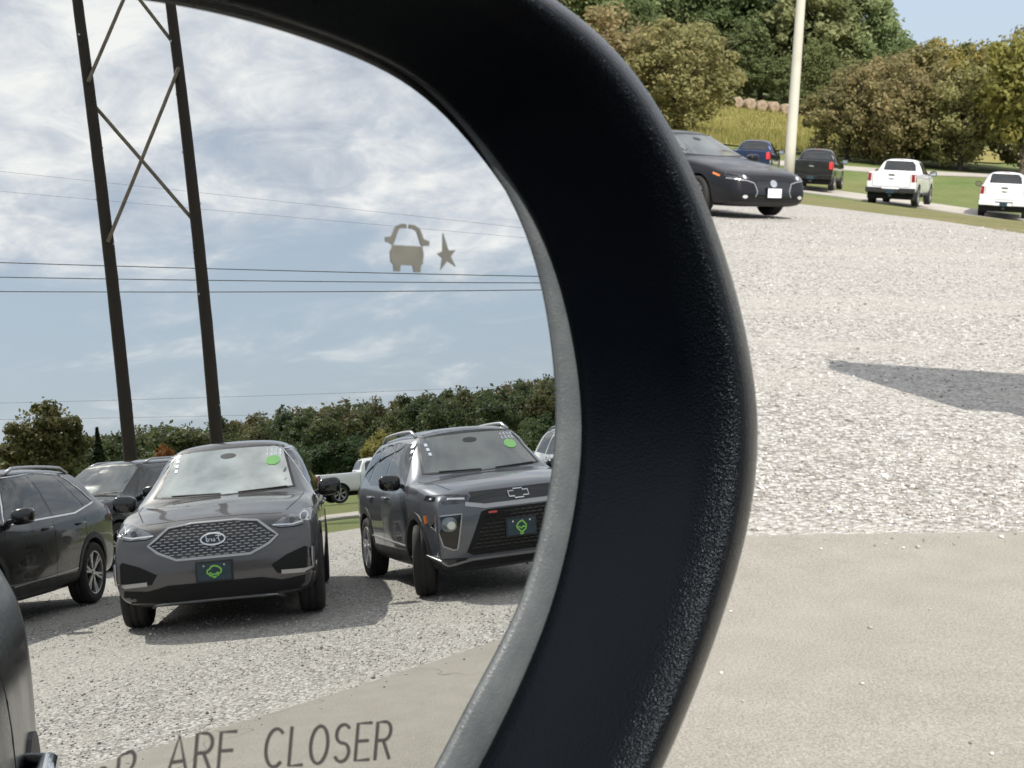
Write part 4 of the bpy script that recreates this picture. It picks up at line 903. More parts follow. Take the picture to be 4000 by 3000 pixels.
def ring(r, k, sph=False):
    return [(on_glass if sph else on_plane)(MC[0]+r[i]*math.cos(TH[i]), MC[1]+r[i]*math.sin(TH[i]), k if not hasattr(k, '__len__') else k[i]) for i in range(len(TH))]
def loft_rings(rings, closed_end=False):
    n = len(rings[0]); V = [p for r in rings for p in r]; F = []
    for a in range(len(rings)-1):
        for i in range(n): F.append((a*n+i, a*n+(i+1) % n, (a+1)*n+(i+1) % n, (a+1)*n+i))
    if closed_end: F.append(tuple(range((len(rings)-1)*n, len(rings)*n)))
    return V, F
def mat_housing():
    m = bpy.data.materials.new('grained_black_plastic'); m.use_nodes = True; nt = m.node_tree; b = nt.nodes['Principled BSDF']
    b.inputs['Base Color'].default_value = (0.0011, 0.0016, 0.0028, 1); b.inputs['Specular IOR Level'].default_value = 0.20; b.inputs['Specular Tint'].default_value = (0.82, 0.92, 1.0, 1)
    g = N(nt, 'ShaderNodeNewGeometry'); p = g.outputs['Position']
    n1 = nz(nt, p, 4200, 3, 0.6); v1 = vor(nt, p, 3300, 'Distance'); n2 = nz(nt, p, 1300, 4)
    h = mathn(nt, 'ADD', mathn(nt, 'MULTIPLY', n1, 0.6), mathn(nt, 'MULTIPLY', v1, 0.7)); h = mathn(nt, 'ADD', h, mathn(nt, 'MULTIPLY', n2, 0.4))
    bp = N(nt, 'ShaderNodeBump'); bp.inputs['Strength'].default_value = 0.36; bp.inputs['Distance'].default_value = 0.00016
    nt.links.new(h, bp.inputs['Height']); L(nt, bp, 0, b, 'Normal')
    dv = N(nt, 'ShaderNodeVectorMath', operation='DOT_PRODUCT'); sv = N(nt, 'ShaderNodeVectorMath', operation='SUBTRACT'); nt.links.new(p, sv.inputs[0]); sv.inputs[1].default_value = MP; L(nt, sv, 0, dv, 0); dv.inputs[1].default_value = MN
    nt.links.new(rmp(nt, mathn(nt, 'MULTIPLY', dv.outputs['Value'], 40.0), [(0.50, 0.22), (0.62, 0.95)]), bp.inputs['Strength'])      # the moulded grain is deeper on the lip
    rr = rmp(nt, nz(nt, p, 90, 5), [(0.3, 0.20), (0.7, 0.30)]); nt.links.new(rr, b.inputs['Roughness'])
    return m
def mat_bezel():
    m = bpy.data.materials.new('grey_rim_plastic'); m.use_nodes = True; nt = m.node_tree; b = nt.nodes['Principled BSDF']
    g = N(nt, 'ShaderNodeNewGeometry'); p = g.outputs['Position']
    nt.links.new(rmp(nt, nz(nt, p, 130, 6, 0.65), [(0.3, (0.060, 0.068, 0.072)), (0.7, (0.105, 0.115, 0.118))]), b.inputs['Base Color'])
    b.inputs['Roughness'].default_value = 0.38
    bp = N(nt, 'ShaderNodeBump'); bp.inputs['Strength'].default_value = 0.5; bp.inputs['Distance'].default_value = 0.0002
    nt.links.new(nz(nt, p, 2600, 3), bp.inputs['Height']); L(nt, bp, 0, b, 'Normal')
    return m
def mat_mirror():
    m = bpy.data.materials.new('convex_mirror'); m.use_nodes = True; nt = m.node_tree; b = nt.nodes['Principled BSDF']
    b.inputs['Metallic'].default_value = 1; b.inputs['Roughness'].default_value = 0.0
    g = N(nt, 'ShaderNodeNewGeometry'); p = g.outputs['Position']
    dust = rmp(nt, vor(nt, p, 240, 'Distance'), [(0.035, 1), (0.06, 0)])
    keep = rmp(nt, nz(nt, p, 95, 3), [(0.60, 0), (0.66, 1)])
    k = mathn(nt, 'MULTIPLY', mathn(nt, 'MULTIPLY', dust, keep), 0.35)
    nt.links.new(mixc(nt, k, (0.70, 0.715, 0.70), (0.40, 0.39, 0.37)), b.inputs['Base Color'])
    return m
MIRROR = mat_mirror(); HOUSE = mat_housing(); BEZEL = mat_bezel()
mroot = empty('side_mirror', on_plane(-62, -40, -60), 0, 'black side mirror with textured rim and convex glass filling the foreground', 'side mirror')
bpy.context.view_layer.update()
def under(o, root):
    o.parent = root; o.matrix_parent_inverse = root.matrix_world.inverted(); return o
# housing: inner wall up to the rounded lip, then the outer shell and the back cap
rings = [ring(RB+1.5, -9.0), ring(RB+0.3, 0.2), ring(RB, 1.3), ring(RB+0.35, 2.0)]
CK = (Vector((0, 0, CAMZ))-MP); EYE = (CK.dot(MX)*1000, CK.dot(MY)*1000, CK.dot(MN)*1000)   # from where the rim was measured
def seen(r, k0):
    '''rim radius measured on the plane k0, carried down to the plane of the glass along the measuring rays'''
    out = []
    for i in range(len(TH)):
        u, v = MC[0]+r[i]*math.cos(TH[i]), MC[1]+r[i]*math.sin(TH[i]); f = 1/(1-k0/EYE[2])
        out.append((EYE[0]+(u-EYE[0])*f, EYE[1]+(v-EYE[1])*f))
    return np.array(out)
SB, SD = seen(RB, 1.5), seen(RD, 10.0)
def wall(t, k):
    q = SB+(SD-SB)*t; f = 1-k/EYE[2]
    return [on_plane(EYE[0]+(u-EYE[0])*f, EYE[1]+(v-EYE[1])*f, k) for u, v in q]
for t, k in ((0.06, 2.7), (0.2, 5.2), (0.4, 8.9), (0.6, 12.6), (0.74, 15.2), (0.82, 16.6), (0.86, 17.15), (0.895, 17.4), (0.925, 17.3), (0.95, 16.8), (0.97, 16.0), (0.985, 14.9), (0.995, 13.5), (1.0, 11.5), (0.998, 9.4), (0.99, 7.0)): rings.append(wall(t, k))
last = wall(0.985, 4.0); rings.append(last)
ctr = on_plane(MC[0], MC[1], 0)
for sc_, k in ((1.012, -6), (1.0, -22), (0.95, -40), (0.84, -56), (0.66, -68), (0.40, -74)):
    rings.append([on_plane(*((MC[0]+((p-MP).dot(MX)*1000-MC[0])*sc_, MC[1]+((p-MP).dot(MY)*1000-MC[1])*sc_)), k) for p in last])
house = under(mk('housing', *loft_rings(rings, True), HOUSE, None, True), mroot)
bez = [ring(RG-0.10, 0.06, True), ring(RG+0.10, 0.45, True), ring(RG+0.7, 0.75, True), ring(RG+2.2, 0.95, True), ring(RG+4.4, 0.9, True), ring(RG+6.4, 0.6, True), ring(RG+7.4, -0.2, True), ring(RG+7.5, -4.0, True)]
under(mk('bezel', *loft_rings(bez), BEZEL, None, True), mroot)
def mirror_arm():
    a = on_plane(-120, -62, -30); b = on_plane(-165, -78, -38); n = ort if False else Vector((0.749, 0.663, 0))
    pts = [a, (a+b)/2, b, b-n*0.10-Vector((0, 0, 0.015)), b-n*0.30-Vector((0, 0, 0.03))]
    vs, fs = tube(pts, [0.026, 0.028, 0.028, 0.032, 0.04], 14)
    under(mk('mirror_arm', vs, fs, HOUSE, None, True), mroot)
mirror_arm()
def build_glass():
    nr = 70; V = []; Nn = []; n = len(TH)
    V.append(on_glass(*MC)); Nn.append(glass_normal(*MC))
    for a in range(1, nr+1):
        for i in range(n):
            u = MC[0]+(RG[i]+0.3)*a/nr*math.cos(TH[i]); v = MC[1]+(RG[i]+0.3)*a/nr*math.sin(TH[i])
            V.append(on_glass(u, v)); Nn.append(glass_normal(u, v))
    F = [(0, 1+i, 1+(i+1) % n) for i in range(n)]
    for a in range(nr-1):
        for i in range(n): F.append((1+a*n+i, 1+(a+1)*n+i, 1+(a+1)*n+(i+1) % n, 1+a*n+(i+1) % n))
    o = mk('mirror_glass', V, F, MIRROR, None, True)
    o.data.normals_split_custom_set_from_vertices([tuple(q) for q in Nn])
    return under(o, mroot)
glass = build_glass()
ETCH = pmat('etched_grey', (0.115, 0.113, 0.095), 0.35, var=0.15, vscale=300)
INK = pmat('etched_lettering', (0.045, 0.040, 0.038), 0.5)
def gpoly(name, polys, mat, k=0.12, parent=glass):
    V, F = [], []
    for pl in polys:
        pts = [Vector(p) for p in pl]; nb = len(pts)
        v, e, f, *_ = delaunay_2d_cdt(pts, [(i, (i+1) % nb) for i in range(nb)], [list(range(nb))], 1, 1e-6)
        o = len(V); V += [on_glass(p.x, p.y, k) for p in v]; F += [tuple(i+o for i in q) for q in f]
        n0 = len(V); V += [on_glass(p.x, p.y, -0.2) for p in pts]; F += [(o+i, n0+i, n0+(i+1) % nb, o+(i+1) % nb) for i in range(nb)]
    return under(mk(name, V, F, mat, None), parent)
def xf(pts, cx, cy, s, rot=0.0):
    c, q = math.cos(rot), math.sin(rot); return [(cx+(x*c-y*q)*s, cy+(x*q+y*c)*s) for x, y in pts]
# blind-spot symbol: a car seen from the front, with a star beside it
ico = [[(-.36, .06), (.36, .06), (.40, -.10), (.38, -.32), (.30, -.36), (-.32, -.36), (-.40, -.30), (-.42, -.08)], [(-.34, -.33), (-.16, -.36), (-.18, -.50), (-.32, -.50)], [(.14, -.36), (.34, -.33), (.32, -.50), (.17, -.50)],
       [(-.54, .22), (-.40, .24), (-.33, .10), (-.36, .06), (-.44, .10), (-.53, .12)], [(.54, .18), (.40, .22), (.33, .10), (.36, .06), (.44, .08), (.53, .08)],
       [(-.40, .24), (-.30, .46), (-.16, .52), (-.03, .52), (-.03, .43), (-.14, .43), (-.22, .40), (-.33, .10)], [(.40, .22), (.30, .44), (.16, .51), (.03, .52), (.03, .43), (.14, .42), (.22, .38), (.33, .10)]]
gpoly('car_symbol', [xf(p, -15.0, 17.6, 5.8, R(-3)) for p in ico], ETCH)
star = []
for k, rr_ in enumerate((.62, .16, .34, .14, .42, .15, .44, .15, .30, .17)):
    a = R(98-36*k); star.append((rr_*math.cos(a)*0.98, rr_*math.sin(a)))
gpoly('star_symbol', [xf(star, -9.4, 16.7, 4.6)], ETCH)
# stroke lettering
def arc(cx, cy, rx, ry, a0, a1, n=10): return [(cx+rx*math.cos(R(a0+(a1-a0)*k/n)), cy+ry*math.sin(R(a0+(a1-a0)*k/n))) for k in range(n+1)]
GLY = {'O': (.62, [arc(.31, .5, .29, .5, 90, 450, 22)]), 'B': (.52, [[(0, 0), (0, 1), (.26, 1)]+arc(.26, .76, .2, .24, 90, -90)+[(0, .52)], [(.26, .52)]+arc(.28, .26, .22, .26, 90, -90)+[(0, 0)]]),
       'J': (.42, [[(.38, 1), (.38, .22)]+arc(.19, .2, .19, .2, 0, -170)]), 'E': (.46, [[(.46, 0), (0, 0), (0, 1), (.46, 1)], [(0, .52), (.38, .52)]]), 'C': (.56, [arc(.31, .5, .31, .5, 52, 308, 18)]),
       'T': (.5, [[(0, 1), (.5, 1)], [(.25, 1), (.25, 0)]]), 'S': (.5, [arc(.25, .75, .23, .25, 40, 270, 12)+arc(.25, .25, .24, .25, 90, -150, 12)]), 'I': (.02, [[(0, 0), (0, 1)]]), 'N': (.52, [[(0, 0), (0, 1), (.52, 0), (.52, 1)]]),
       'M': (.62, [[(0, 0), (0, 1), (.31, .2), (.62, 1), (.62, 0)]]), 'R': (.5, [[(0, 0), (0, 1), (.27, 1)]+arc(.27, .75, .22, .25, 90, -90)+[(0, .5)], [(.24, .5), (.5, 0)]]), 'A': (.6, [[(0, 0), (.3, 1), (.6, 0)], [(.1, .34), (.5, .34)]]), 'L': (.42, [[(0, 1), (0, 0), (.42, 0)]])}
def stroke(pts, w):
    V = []; P = [Vector(p) for p in pts]; n = len(P); Lf, Rt = [], []
    for i in range(n):
        t = (P[min(i+1, n-1)]-P[max(i-1, 0)]).normalized(); q = Vector((-t.y, t.x))*w/2
        e = t*(w*0.4) if i == n-1 else (-t*(w*0.4) if i == 0 else Vector((0, 0)))
        Lf.append(P[i]+q+e); Rt.append(P[i]-q+e)
    return Lf, Rt
def letters(text, endx, base, h, slope):
    """text set so that it ends at endx on the sloping baseline (mm on the glass)"""
    wk = 0.86; adv = 0.24; wid = sum((GLY[c][0]+adv) if c != ' ' else 0.78 for c in text)-adv
    x = -wid; c, s = math.cos(slope), math.sin(slope)
    for ch in text:
        if ch == ' ': x += 0.78; continue
        w, lines = GLY[ch]; V, F = [], []
        for ln in lines:
            a, b = stroke([((x+p[0])*wk, p[1]) for p in ln], 0.085)
            for k in (0.10,):
                o = len(V)
                for p, q in zip(a, b):
                    for r_ in (p, q):
                        V.append(on_glass(endx+(r_.x*c-r_.y*s)*h, base+(r_.x*s+r_.y*c)*h-0.03*min(0, r_.x*h+26.5)**2, k))
                F += [(o+2*i, o+2*i+1, o+2*i+3, o+2*i+2) for i in range(len(a)-1)]
        under(mk('letter', V, F, INK, None), glass)
        x += w+adv
letters('OBJECTS IN MIRROR ARE CLOSER', -19.4, -45.9, 4.6, R(-6.5))
# ------------------------------------------------------------------ the car the mirror belongs to
OWN = R(90+48.5); ofw = Vector((math.cos(OWN), math.sin(OWN), 0)); ort = Vector((math.sin(OWN), -math.cos(OWN), 0))
def own_car():
    c0 = Vector((0, 0, 0))+ort*(-0.06-0.99)+ofw*(-0.85)
    c = suv_generic((c0.x, c0.y, 0.034), OWN, 'dark car that carries the side mirror, its flank at the glass edge', (0.003, 0.0035, 0.005), name='navy_black_paint', W=0.99, mirrors=False, coat=0.12)
    c.root.name = 'car'; c.root['category'] = 'car'
    p, n = c.hit((-1.22, 0.85), 'R')
    vf = tube([p+Vector((0.12, 0, 0)), p+Vector((0.10, -0.04, 0)), p+Vector((-0.10, -0.042, 0.004)), p+Vector((-0.12, 0, 0.004))], 0.02, 12)
    mk('chrome_handle', *vf, CHROME, c.root, True)
    bm = bmesh.new()
    a = c.root.matrix_world
    return c
own_car()
# ------------------------------------------------------------------ H-frame power poles and wires
WOOD = pmat('creosote_pole', (0.022, 0.015, 0.011), 0.8, var=0.45, vscale=2.5, bump=0.4, bscale=30)
BRACE = pmat('weathered_brace', (0.16, 0.135, 0.105), 0.85, var=0.3, vscale=5)
WIRE = pmat('power_cable', (0.12, 0.12, 0.125), 0.6)
PL, PR = (30.536, -25.61), (32.226, -23.455)
def hframe():
    g = gz1(31.4, -24.5)
    r = empty('power_pole_frame', (31.4, -24.5, g), 0, 'tall pair of brown wooden power poles with crossed braces, in the mirror glass', 'power poles')
    def loc(x, y, z): return Vector((x-31.4, y+24.5, z-g))
    du = Vector((PR[0]-PL[0], PR[1]-PL[1])).normalized()
    def lean(x, y, z):
        k = (0.030 if x < 31 else 0.013)*max(z-1, 0); return x-du.x*k, y-du.y*k
    for (x, y), z in ((PL, 0), (PR, 0)):
        g1 = gz1(x, y); pts = [loc(*lean(x, y, g1-0.5+k*(23.5/12)), g1-0.5+k*(23.5/12)) for k in range(13)]
        po = mk('pole', *tube(pts, [0.225-0.0055*k for k in range(13)], 18), WOOD, r, True)
        for k in range(9):
            zz = 3.4+k*1.75+random.uniform(-.4, .4); t = random.uniform(0, 6.28)
            bm = bmesh.new(); add_box(bm, loc(lean(x, y, zz)[0]+0.19*math.cos(t), lean(x, y, zz)[1]+0.19*math.sin(t), zz), (0.05, 0.05, 0.07)); bm_obj('pole_tag', bm, SATIN, po)
    u = Vector((PR[0]-PL[0], PR[1]-PL[1], 0)).normalized(); n = Vector((-u.y, u.x, 0))
    for z0, z1, sgn in ((9.04, 14.65, 1), (13.74, 9.55, -1), (14.28, 19.9, 1), (20.6, 15.51, -1)):
        a = loc(*lean(*PL, z0), z0)+n*(0.20*sgn); b = loc(*lean(*PR, z1), z1)+n*(0.20*sgn)
        mk('brace', *tube([a, (a+b)/2, b], 0.062, 8), BRACE, r)
    for sgn in (1, -1):
        a = loc(*PL, 21.6)-u*3.2+n*(0.22*sgn); b = loc(*PR, 21.6)+u*3.2+n*(0.22*sgn)
        bm = bmesh.new(); d = b-a; add_box(bm, (a+b)/2, (d.length, 0.12, 0.26), Matrix.Rotation(math.atan2(d.y, d.x), 3, 'Z')); bm_obj('crossarm', bm, BRACE, r)
    m = loc((PL[0]+PR[0])/2, (PL[1]+PR[1])/2, 21.4)
    for k in (-4.2, 0, 4.2):
        mk('insulator', *tube([m+u*k+Vector((0, 0, 0.1-j*0.14)) for j in range(9)], [0.02, 0.10, 0.04, 0.10, 0.04, 0.10, 0.04, 0.10, 0.02], 10), GLOSSB, r, True)
hframe()
def wire(a, b, sag, label, r=0.012, e=0.9):
    a, b = Vector(a), Vector(b); d = b-a; a = a-d*e; b = b+d*e; n = 28
    pts = [a+(b-a)*(k/n)-Vector((0, 0, sag*4*(k/n)*(1-k/n)-sag*0.7)) for k in range(n+1)]
    o = mk('power_line', *tube(pts, r, 5), WIRE, None, True); tag(o, label, 'power line', 'power lines crossing the mirror sky')
wire((38.0, -38.3, 11.2), (51.0, -19.0, 8.9), 0.5, 'upper of three dark power lines close together in the mirror sky', 0.020)
wire((38.1, -38.4, 10.6), (51.0, -19.0, 8.6), 0.5, 'middle of three dark power lines close together in the mirror sky', 0.020)
wire((38.1, -38.5, 10.0), (51.1, -19.1, 8.3), 0.5, 'lowest of three dark power lines close together in the mirror sky', 0.020)
wire((37.7, -37.5, 14.9), (50.3, -19.8, 11.2), 0.4, 'thin pale power line highest in the mirror sky', 0.0055)
wire((37.8, -37.7, 14.1), (50.6, -21.2, 11.1), 0.4, 'thin pale power line second highest in the mirror sky', 0.0055)
wire((38.3, -39.1, 5.3), (51.7, -18.5, 4.0), 0.3, 'thin power line low over the wooded hill in the mirror', 0.006)
wire((38.3, -39.1, 4.6), (51.7, -18.0, 3.0), 0.3, 'thin power line lowest in the mirror, just above the trees', 0.006)
# ------------------------------------------------------------------ lamp post, added shadow board
POLEM = pmat('cream_pole_paint', (0.52, 0.50, 0.42), 0.5, var=0.08, vscale=2)
CONCP = pmat('post_base_concrete', (0.36, 0.35, 0.32), 0.85, var=0.2, vscale=6, bump=0.3, bscale=60)
def lamp_post(x, y):
    g = gz1(x, y)
    r = empty('lamp_post', (x, y, g), 0, 'tall cream lamp post on a concrete base beside the dark sedan', 'lamp post')
    mk('base', *lathe([(0.001, -0.4), (0.30, -0.4), (0.30, 0.46), (0.27, 0.50), (0.001, 0.50)], 28, 'z'), CONCP, r, False)
    bm = bmesh.new(); add_box(bm, (0, 0, 0.515), (0.30, 0.30, 0.03)); bm_obj('base_plate', bm, SATIN, r, False, 0.005)
    mk('pole', *tube([(0, 0, 0.50+k*0.87) for k in range(11)], [0.125-0.005*k for k in range(11)], 20), POLEM, r, True)
    mk('arm', *tube([(-0.9, 0, 9.1), (0.9, 0, 9.1)], 0.04, 10), POLEM, r, True)
    for s_ in (-1, 1):
        bm = bmesh.new(); add_box(bm, (s_*1.05, 0, 9.08), (0.6, 0.4, 0.16)); h = bm_obj('lamp_head', bm, POLEM, r, False, 0.03)
        bm = bmesh.new(); add_box(bm, (s_*1.05, 0, 8.995), (0.46, 0.30, 0.012)); bm_obj('lamp_lens', bm, LAMPD, h)
lamp_post(6.10, 35.45)
BOARDM = pmat('shadow_panel', (0.62, 0.63, 0.62), 0.5, var=0.06, vscale=3)
def shadow_board():  # unseen board added for its shadow on the gravel; true caster unknown
    d = Vector((0.978, -0.21, 0)); a = Vector((2.99, 8.0, 0))
    r = empty('shadow_board', (a.x+d.x*1.2, a.y+d.y*1.2, 0), math.atan2(d.y, d.x), 'added board just right of the frame, put there to cast the gravel shadow', 'shadow board')
    bm = bmesh.new(); sil = [(-1.2, 1.1), (-1.2, 2.75), (-1.05, 3.1), (-0.75, 3.2), (0.75, 3.2), (1.05, 3.1), (1.2, 2.75), (1.2, 1.1)]
    f = bm.faces.new([bm.verts.new((x, -0.03, z)) for x, z in sil]); e = bmesh.ops.extrude_face_region(bm, geom=[f]); bmesh.ops.translate(bm, verts=[v for v in e['geom'] if isinstance(v, bmesh.types.BMVert)], vec=(0, 0.06, 0)); bm_obj('panel', bm, BOARDM, r)
    for x in (-0.95, 0.95): mk('post', *tube([(x, 0.08, -0.3), (x, 0.08, 3.15)], 0.05, 12), SATIN, r, True)
shadow_board()
# ------------------------------------------------------------------ hay bales
HAY = pmat('hay', (0.27, 0.205, 0.145), 0.95, var=0.35, vscale=3.0, bump=0.8, bscale=25)
for k in range(7):
    x = 30.2+k*1.78; y = 222.5+0.35*k+random.uniform(-.3, .3); rr_ = random.uniform(0.78, 0.86)
    pr = [(0.001, -0.75), (rr_*0.55, -0.76), (rr_*0.9, -0.74), (rr_, -0.64), (rr_*1.01, -0.3), (rr_, 0), (rr_*1.01, 0.3), (rr_, 0.64), (rr_*0.9, 0.74), (rr_*0.55, 0.76), (0.001, 0.75)]
    vs, fs = lathe(pr, 26); vs = [Vector(v)*(1+random.uniform(-.015, .015)) for v in vs]
    o = mk('hay_bale', vs, fs, HAY, None, True); o.location = (x, y, gz1(x, y)+rr_*0.93); o.rotation_euler = (0, random.uniform(0, 3), R(20)+random.uniform(-.25, .25))
    tag(o, ('leftmost', 'second', 'third', 'middle', 'fifth', 'sixth', 'rightmost')[k]+(' round tan hay bale' if k in (0, 3, 6) else ' round tan hay bale from the left')+' in the field row', 'hay bale', 'row of hay bales in the field')
# ------------------------------------------------------------------ trees
def leaf_mat(name, stops, trans=0.5):
    m = bpy.data.materials.new(name); m.use_nodes = True; nt = m.node_tree; b = nt.nodes['Principled BSDF']; out = nt.nodes['Material Output']
    at = N(nt, 'ShaderNodeAttribute'); at.attribute_name = 'tint'; oi = N(nt, 'ShaderNodeObjectInfo')
    c = rmp(nt, at.outputs['Fac'], stops)
    hs = N(nt, 'ShaderNodeHueSaturation'); nt.links.new(c, hs.inputs['Color'])
    nt.links.new(rmp(nt, oi.outputs['Random'], [(0, 0.475), (1, 0.52)]), hs.inputs['Hue']); nt.links.new(rmp(nt, oi.outputs['Random'], [(0, 1.0), (0.5, 0.8), (1, 1.0)]), hs.inputs['Value'])
    L(nt, hs, 0, b, 'Base Color'); b.inputs['Roughness'].default_value = 0.6; b.inputs['Specular IOR Level'].default_value = 0.3
    tr = N(nt, 'ShaderNodeBsdfTranslucent'); L(nt, hs, 0, tr, 0)
    mx = N(nt, 'ShaderNodeMixShader'); mx.inputs[0].default_value = trans; L(nt, b, 0, mx, 1); L(nt, tr, 0, mx, 2); L(nt, mx, 0, out, 0)
    return m
LGREEN = leaf_mat('green_leaves', [(0, (0.105, 0.150, 0.060)), (0.5, (0.17, 0.22, 0.09)), (1, (0.26, 0.30, 0.13))])
LPALE = leaf_mat('pale_green_leaves', [(0, (0.18, 0.22, 0.095)), (0.5, (0.27, 0.31, 0.14)), (1, (0.38, 0.40, 0.20))])
LOLIVE = leaf_mat('olive_brown_leaves', [(0, (0.21, 0.200, 0.085)), (0.5, (0.31, 0.285, 0.125)), (1, (0.43, 0.36, 0.17))])
LGOLD = leaf_mat('yellow_green_leaves', [(0, (0.20, 0.205, 0.055)), (0.5, (0.32, 0.305, 0.085)), (1, (0.45, 0.385, 0.12))])
LMIX = leaf_mat('dark_olive_leaves', [(0, (0.07, 0.085, 0.032)), (0.5, (0.125, 0.135, 0.052)), (1, (0.24, 0.22, 0.085))])
LDARK = leaf_mat('dark_leaves', [(0, (0.031, 0.059, 0.025)), (0.5, (0.054, 0.090, 0.034)), (1, (0.109, 0.132, 0.046))])
LRUST = leaf_mat('rust_leaves', [(0, (0.202, 0.078, 0.031)), (0.5, (0.341, 0.139, 0.043)), (1, (0.465, 0.232, 0.070))])
LWOOD = leaf_mat('mixed_wood_leaves', [(0, (0.060, 0.090, 0.040)), (0.30, (0.090, 0.125, 0.052)), (0.60, (0.125, 0.142, 0.062)), (0.85, (0.150, 0.148, 0.066)), (0.97, (0.175, 0.155, 0.066)), (1.0, (0.21, 0.150, 0.06))])
BARK = pmat('bark', (0.10, 0.082, 0.062), 0.95, var=0.4, vscale=4, bump=0.6, bscale=20)
def rand_dirs(n, g): v = g.normal(size=(n, 3)); return v/np.linalg.norm(v, axis=1)[:, None]
def leaf_quads(P, Nn, size, g, aspect=0.62):
    n = len(P); t = rand_dirs(n, g); t -= (t*Nn).sum(1)[:, None]*Nn; t /= np.linalg.norm(t, axis=1)[:, None]+1e-9; b = np.cross(Nn, t)
    s = size*g.uniform(0.6, 1.4, n)[:, None]; a = t*s; b = b*s*aspect
    return np.stack([P-a, P-b*0.9+a*0.1, P+a, P+b*0.9+a*0.1], 1)
def crown(seed, H, base, rad, nl, size, clumps=26, squash=0.8, spread=0.92, cr=(0.22, 0.40), top=1.0):
    """leaf clusters gathered in clumps through the crown: (quads, tints)"""
    g = np.random.default_rng(seed); Q = []; T = []
    cz = (H+base)/2; rz = (H-base)/2
    for k in range(clumps):
        d = rand_dirs(1, g)[0]; q = g.uniform(0.25, 1)**0.5*spread
        c = np.array([d[0]*rad*q, d[1]*rad*q, cz+d[2]*rz*q*0.92])
        taper = 1-0.35*max(0, (c[2]-cz)/rz); c[:2] *= taper
        r = rad*g.uniform(*cr); n = int(nl/clumps*g.uniform(0.7, 1.3))
        v = rand_dirs(n, g); rr_ = g.uniform(0.35, 1.08, n)**0.6
        P = c+v*(r*rr_)[:, None]*np.array([1, 1, squash])
        Nn = v+rand_dirs(n, g)*0.9+np.array([0, 0, 0.35]); Nn /= np.linalg.norm(Nn, axis=1)[:, None]
        Q.append(leaf_quads(P, Nn, size, g)); T.append(np.clip(g.normal(0.5, 0.17, n)+g.uniform(-.22, .22), 0, 1))
    n = int(nl*0.30); v = rand_dirs(n, g); q = g.uniform(0.1, 0.92, n)**0.5                      # loose leaves between the clumps
    P = np.stack([v[:, 0]*rad*q, v[:, 1]*rad*q, cz+v[:, 2]*rz*q], 1); P[:, :2] *= (1-0.30*np.maximum(0, (P[:, 2]-cz)/rz))[:, None]; P += g.normal(0, rad*0.05, (n, 3))
    P[:, 2] = np.maximum(P[:, 2], base*0.4+0.05)
    Q.append(leaf_quads(P, rand_dirs(n, g), size*0.85, g)); T.append(np.clip(g.normal(0.55, 0.2, n), 0, 1))
    return np.concatenate(Q), np.concatenate(T)
def conifer_crown(seed, H, rad, nl, size):
    g = np.random.default_rng(seed); t = g.uniform(0.08, 1, nl)**0.8; a = g.uniform(0, 2*np.pi, nl)
    tier = 0.55+0.45*(1-((t*11) % 1)); r = rad*(1-t)*tier*g.uniform(0.35, 1.0, nl)**0.5*(1+0.25*np.sin(a*3+seed))
    P = np.stack([r*np.cos(a), r*np.sin(a), H*t-0.25*r], 1); Nn = np.stack([np.cos(a)*0.5, np.sin(a)*0.5, np.ones(nl)], 1)+rand_dirs(nl, g)*0.6
    Nn /= np.linalg.norm(Nn, axis=1)[:, None]
    return leaf_quads(P, Nn, size, g, 0.4), np.clip(g.normal(0.45, 0.2, nl), 0, 1)
def trunk_vf(seed, H, r0, limbs, rad, base, multi=1):
    g = random.Random(seed); parts = []
    for m in range(multi):
        a = g.uniform(0, 6.28); ox = g.uniform(0, 0.25)*(multi > 1); lean = (g.uniform(-.5, .5)*rad*(0.9 if multi > 1 else 0.2), g.uniform(-.5, .5)*rad*(0.9 if multi > 1 else 0.2))
        pts = [Vector((ox*math.cos(a)+lean[0]*t*t, ox*math.sin(a)+lean[1]*t*t, -0.3+H*0.86*t)) for t in np.linspace(0, 1, 7)]
        parts.append(tube(pts, [r0*(1.25 if k == 0 else 1-0.13*k) for k in range(7)], 7))
        for k in range(limbs):
            t = g.uniform(0.25, 0.8); i = int(t*6); p = pts[i]; b = g.uniform(0, 6.28); ln = rad*g.uniform(0.5, 0.95)
            e = p+Vector((math.cos(b)*ln, math.sin(b)*ln, ln*g.uniform(0.35, 0.9)))
            mdl = (p+e)/2+Vector((0, 0, ln*0.08)); parts.append(tube([p, mdl, e], [r0*0.40, r0*0.25, r0*0.08], 5))
    return join(*parts)
TM = {}
def variant(key, H, base, rad, nl, size, trunk_r=0.2, limbs=8, multi=1, conif=False, **kw):
    sd_ = sum(map(ord, key))
    q, t = conifer_crown(sd_, H, rad, nl, size) if conif else crown(sd_, H, base, rad, nl, size, **kw)
    cm = fast_quads('crown_'+key, q, t)
    tv, tf = trunk_vf(sd_, H, trunk_r, limbs, rad, base, multi); tm = bpy.data.meshes.new('trunk_'+key); tm.from_pydata([tuple(v) for v in tv], [], tf); tm.update(); tm.materials.append(BARK)
    TM[key] = (cm, tm)
variant('tall_a', 24, 2.5, 8.0, 16000, 0.36, 0.35, clumps=100, cr=(0.10, 0.24), spread=1.02)
variant('tall_b', 22, 1.5, 7.0, 15000, 0.36, 0.32, clumps=90, cr=(0.10, 0.25), spread=1.02)
variant('broad_a', 9.5, 0.9, 3.6, 9000, 0.20, 0.16, clumps=70, cr=(0.11, 0.26), spread=1.0)
variant('broad_b', 9.0, 1.2, 3.2, 8000, 0.20, 0.15, clumps=64, cr=(0.11, 0.26), spread=1.0)
variant('bush_a', 8.2, 0.3, 4.6, 12000, 0.16, 0.10, limbs=12, multi=6, clumps=95, cr=(0.08, 0.22), spread=1.08)
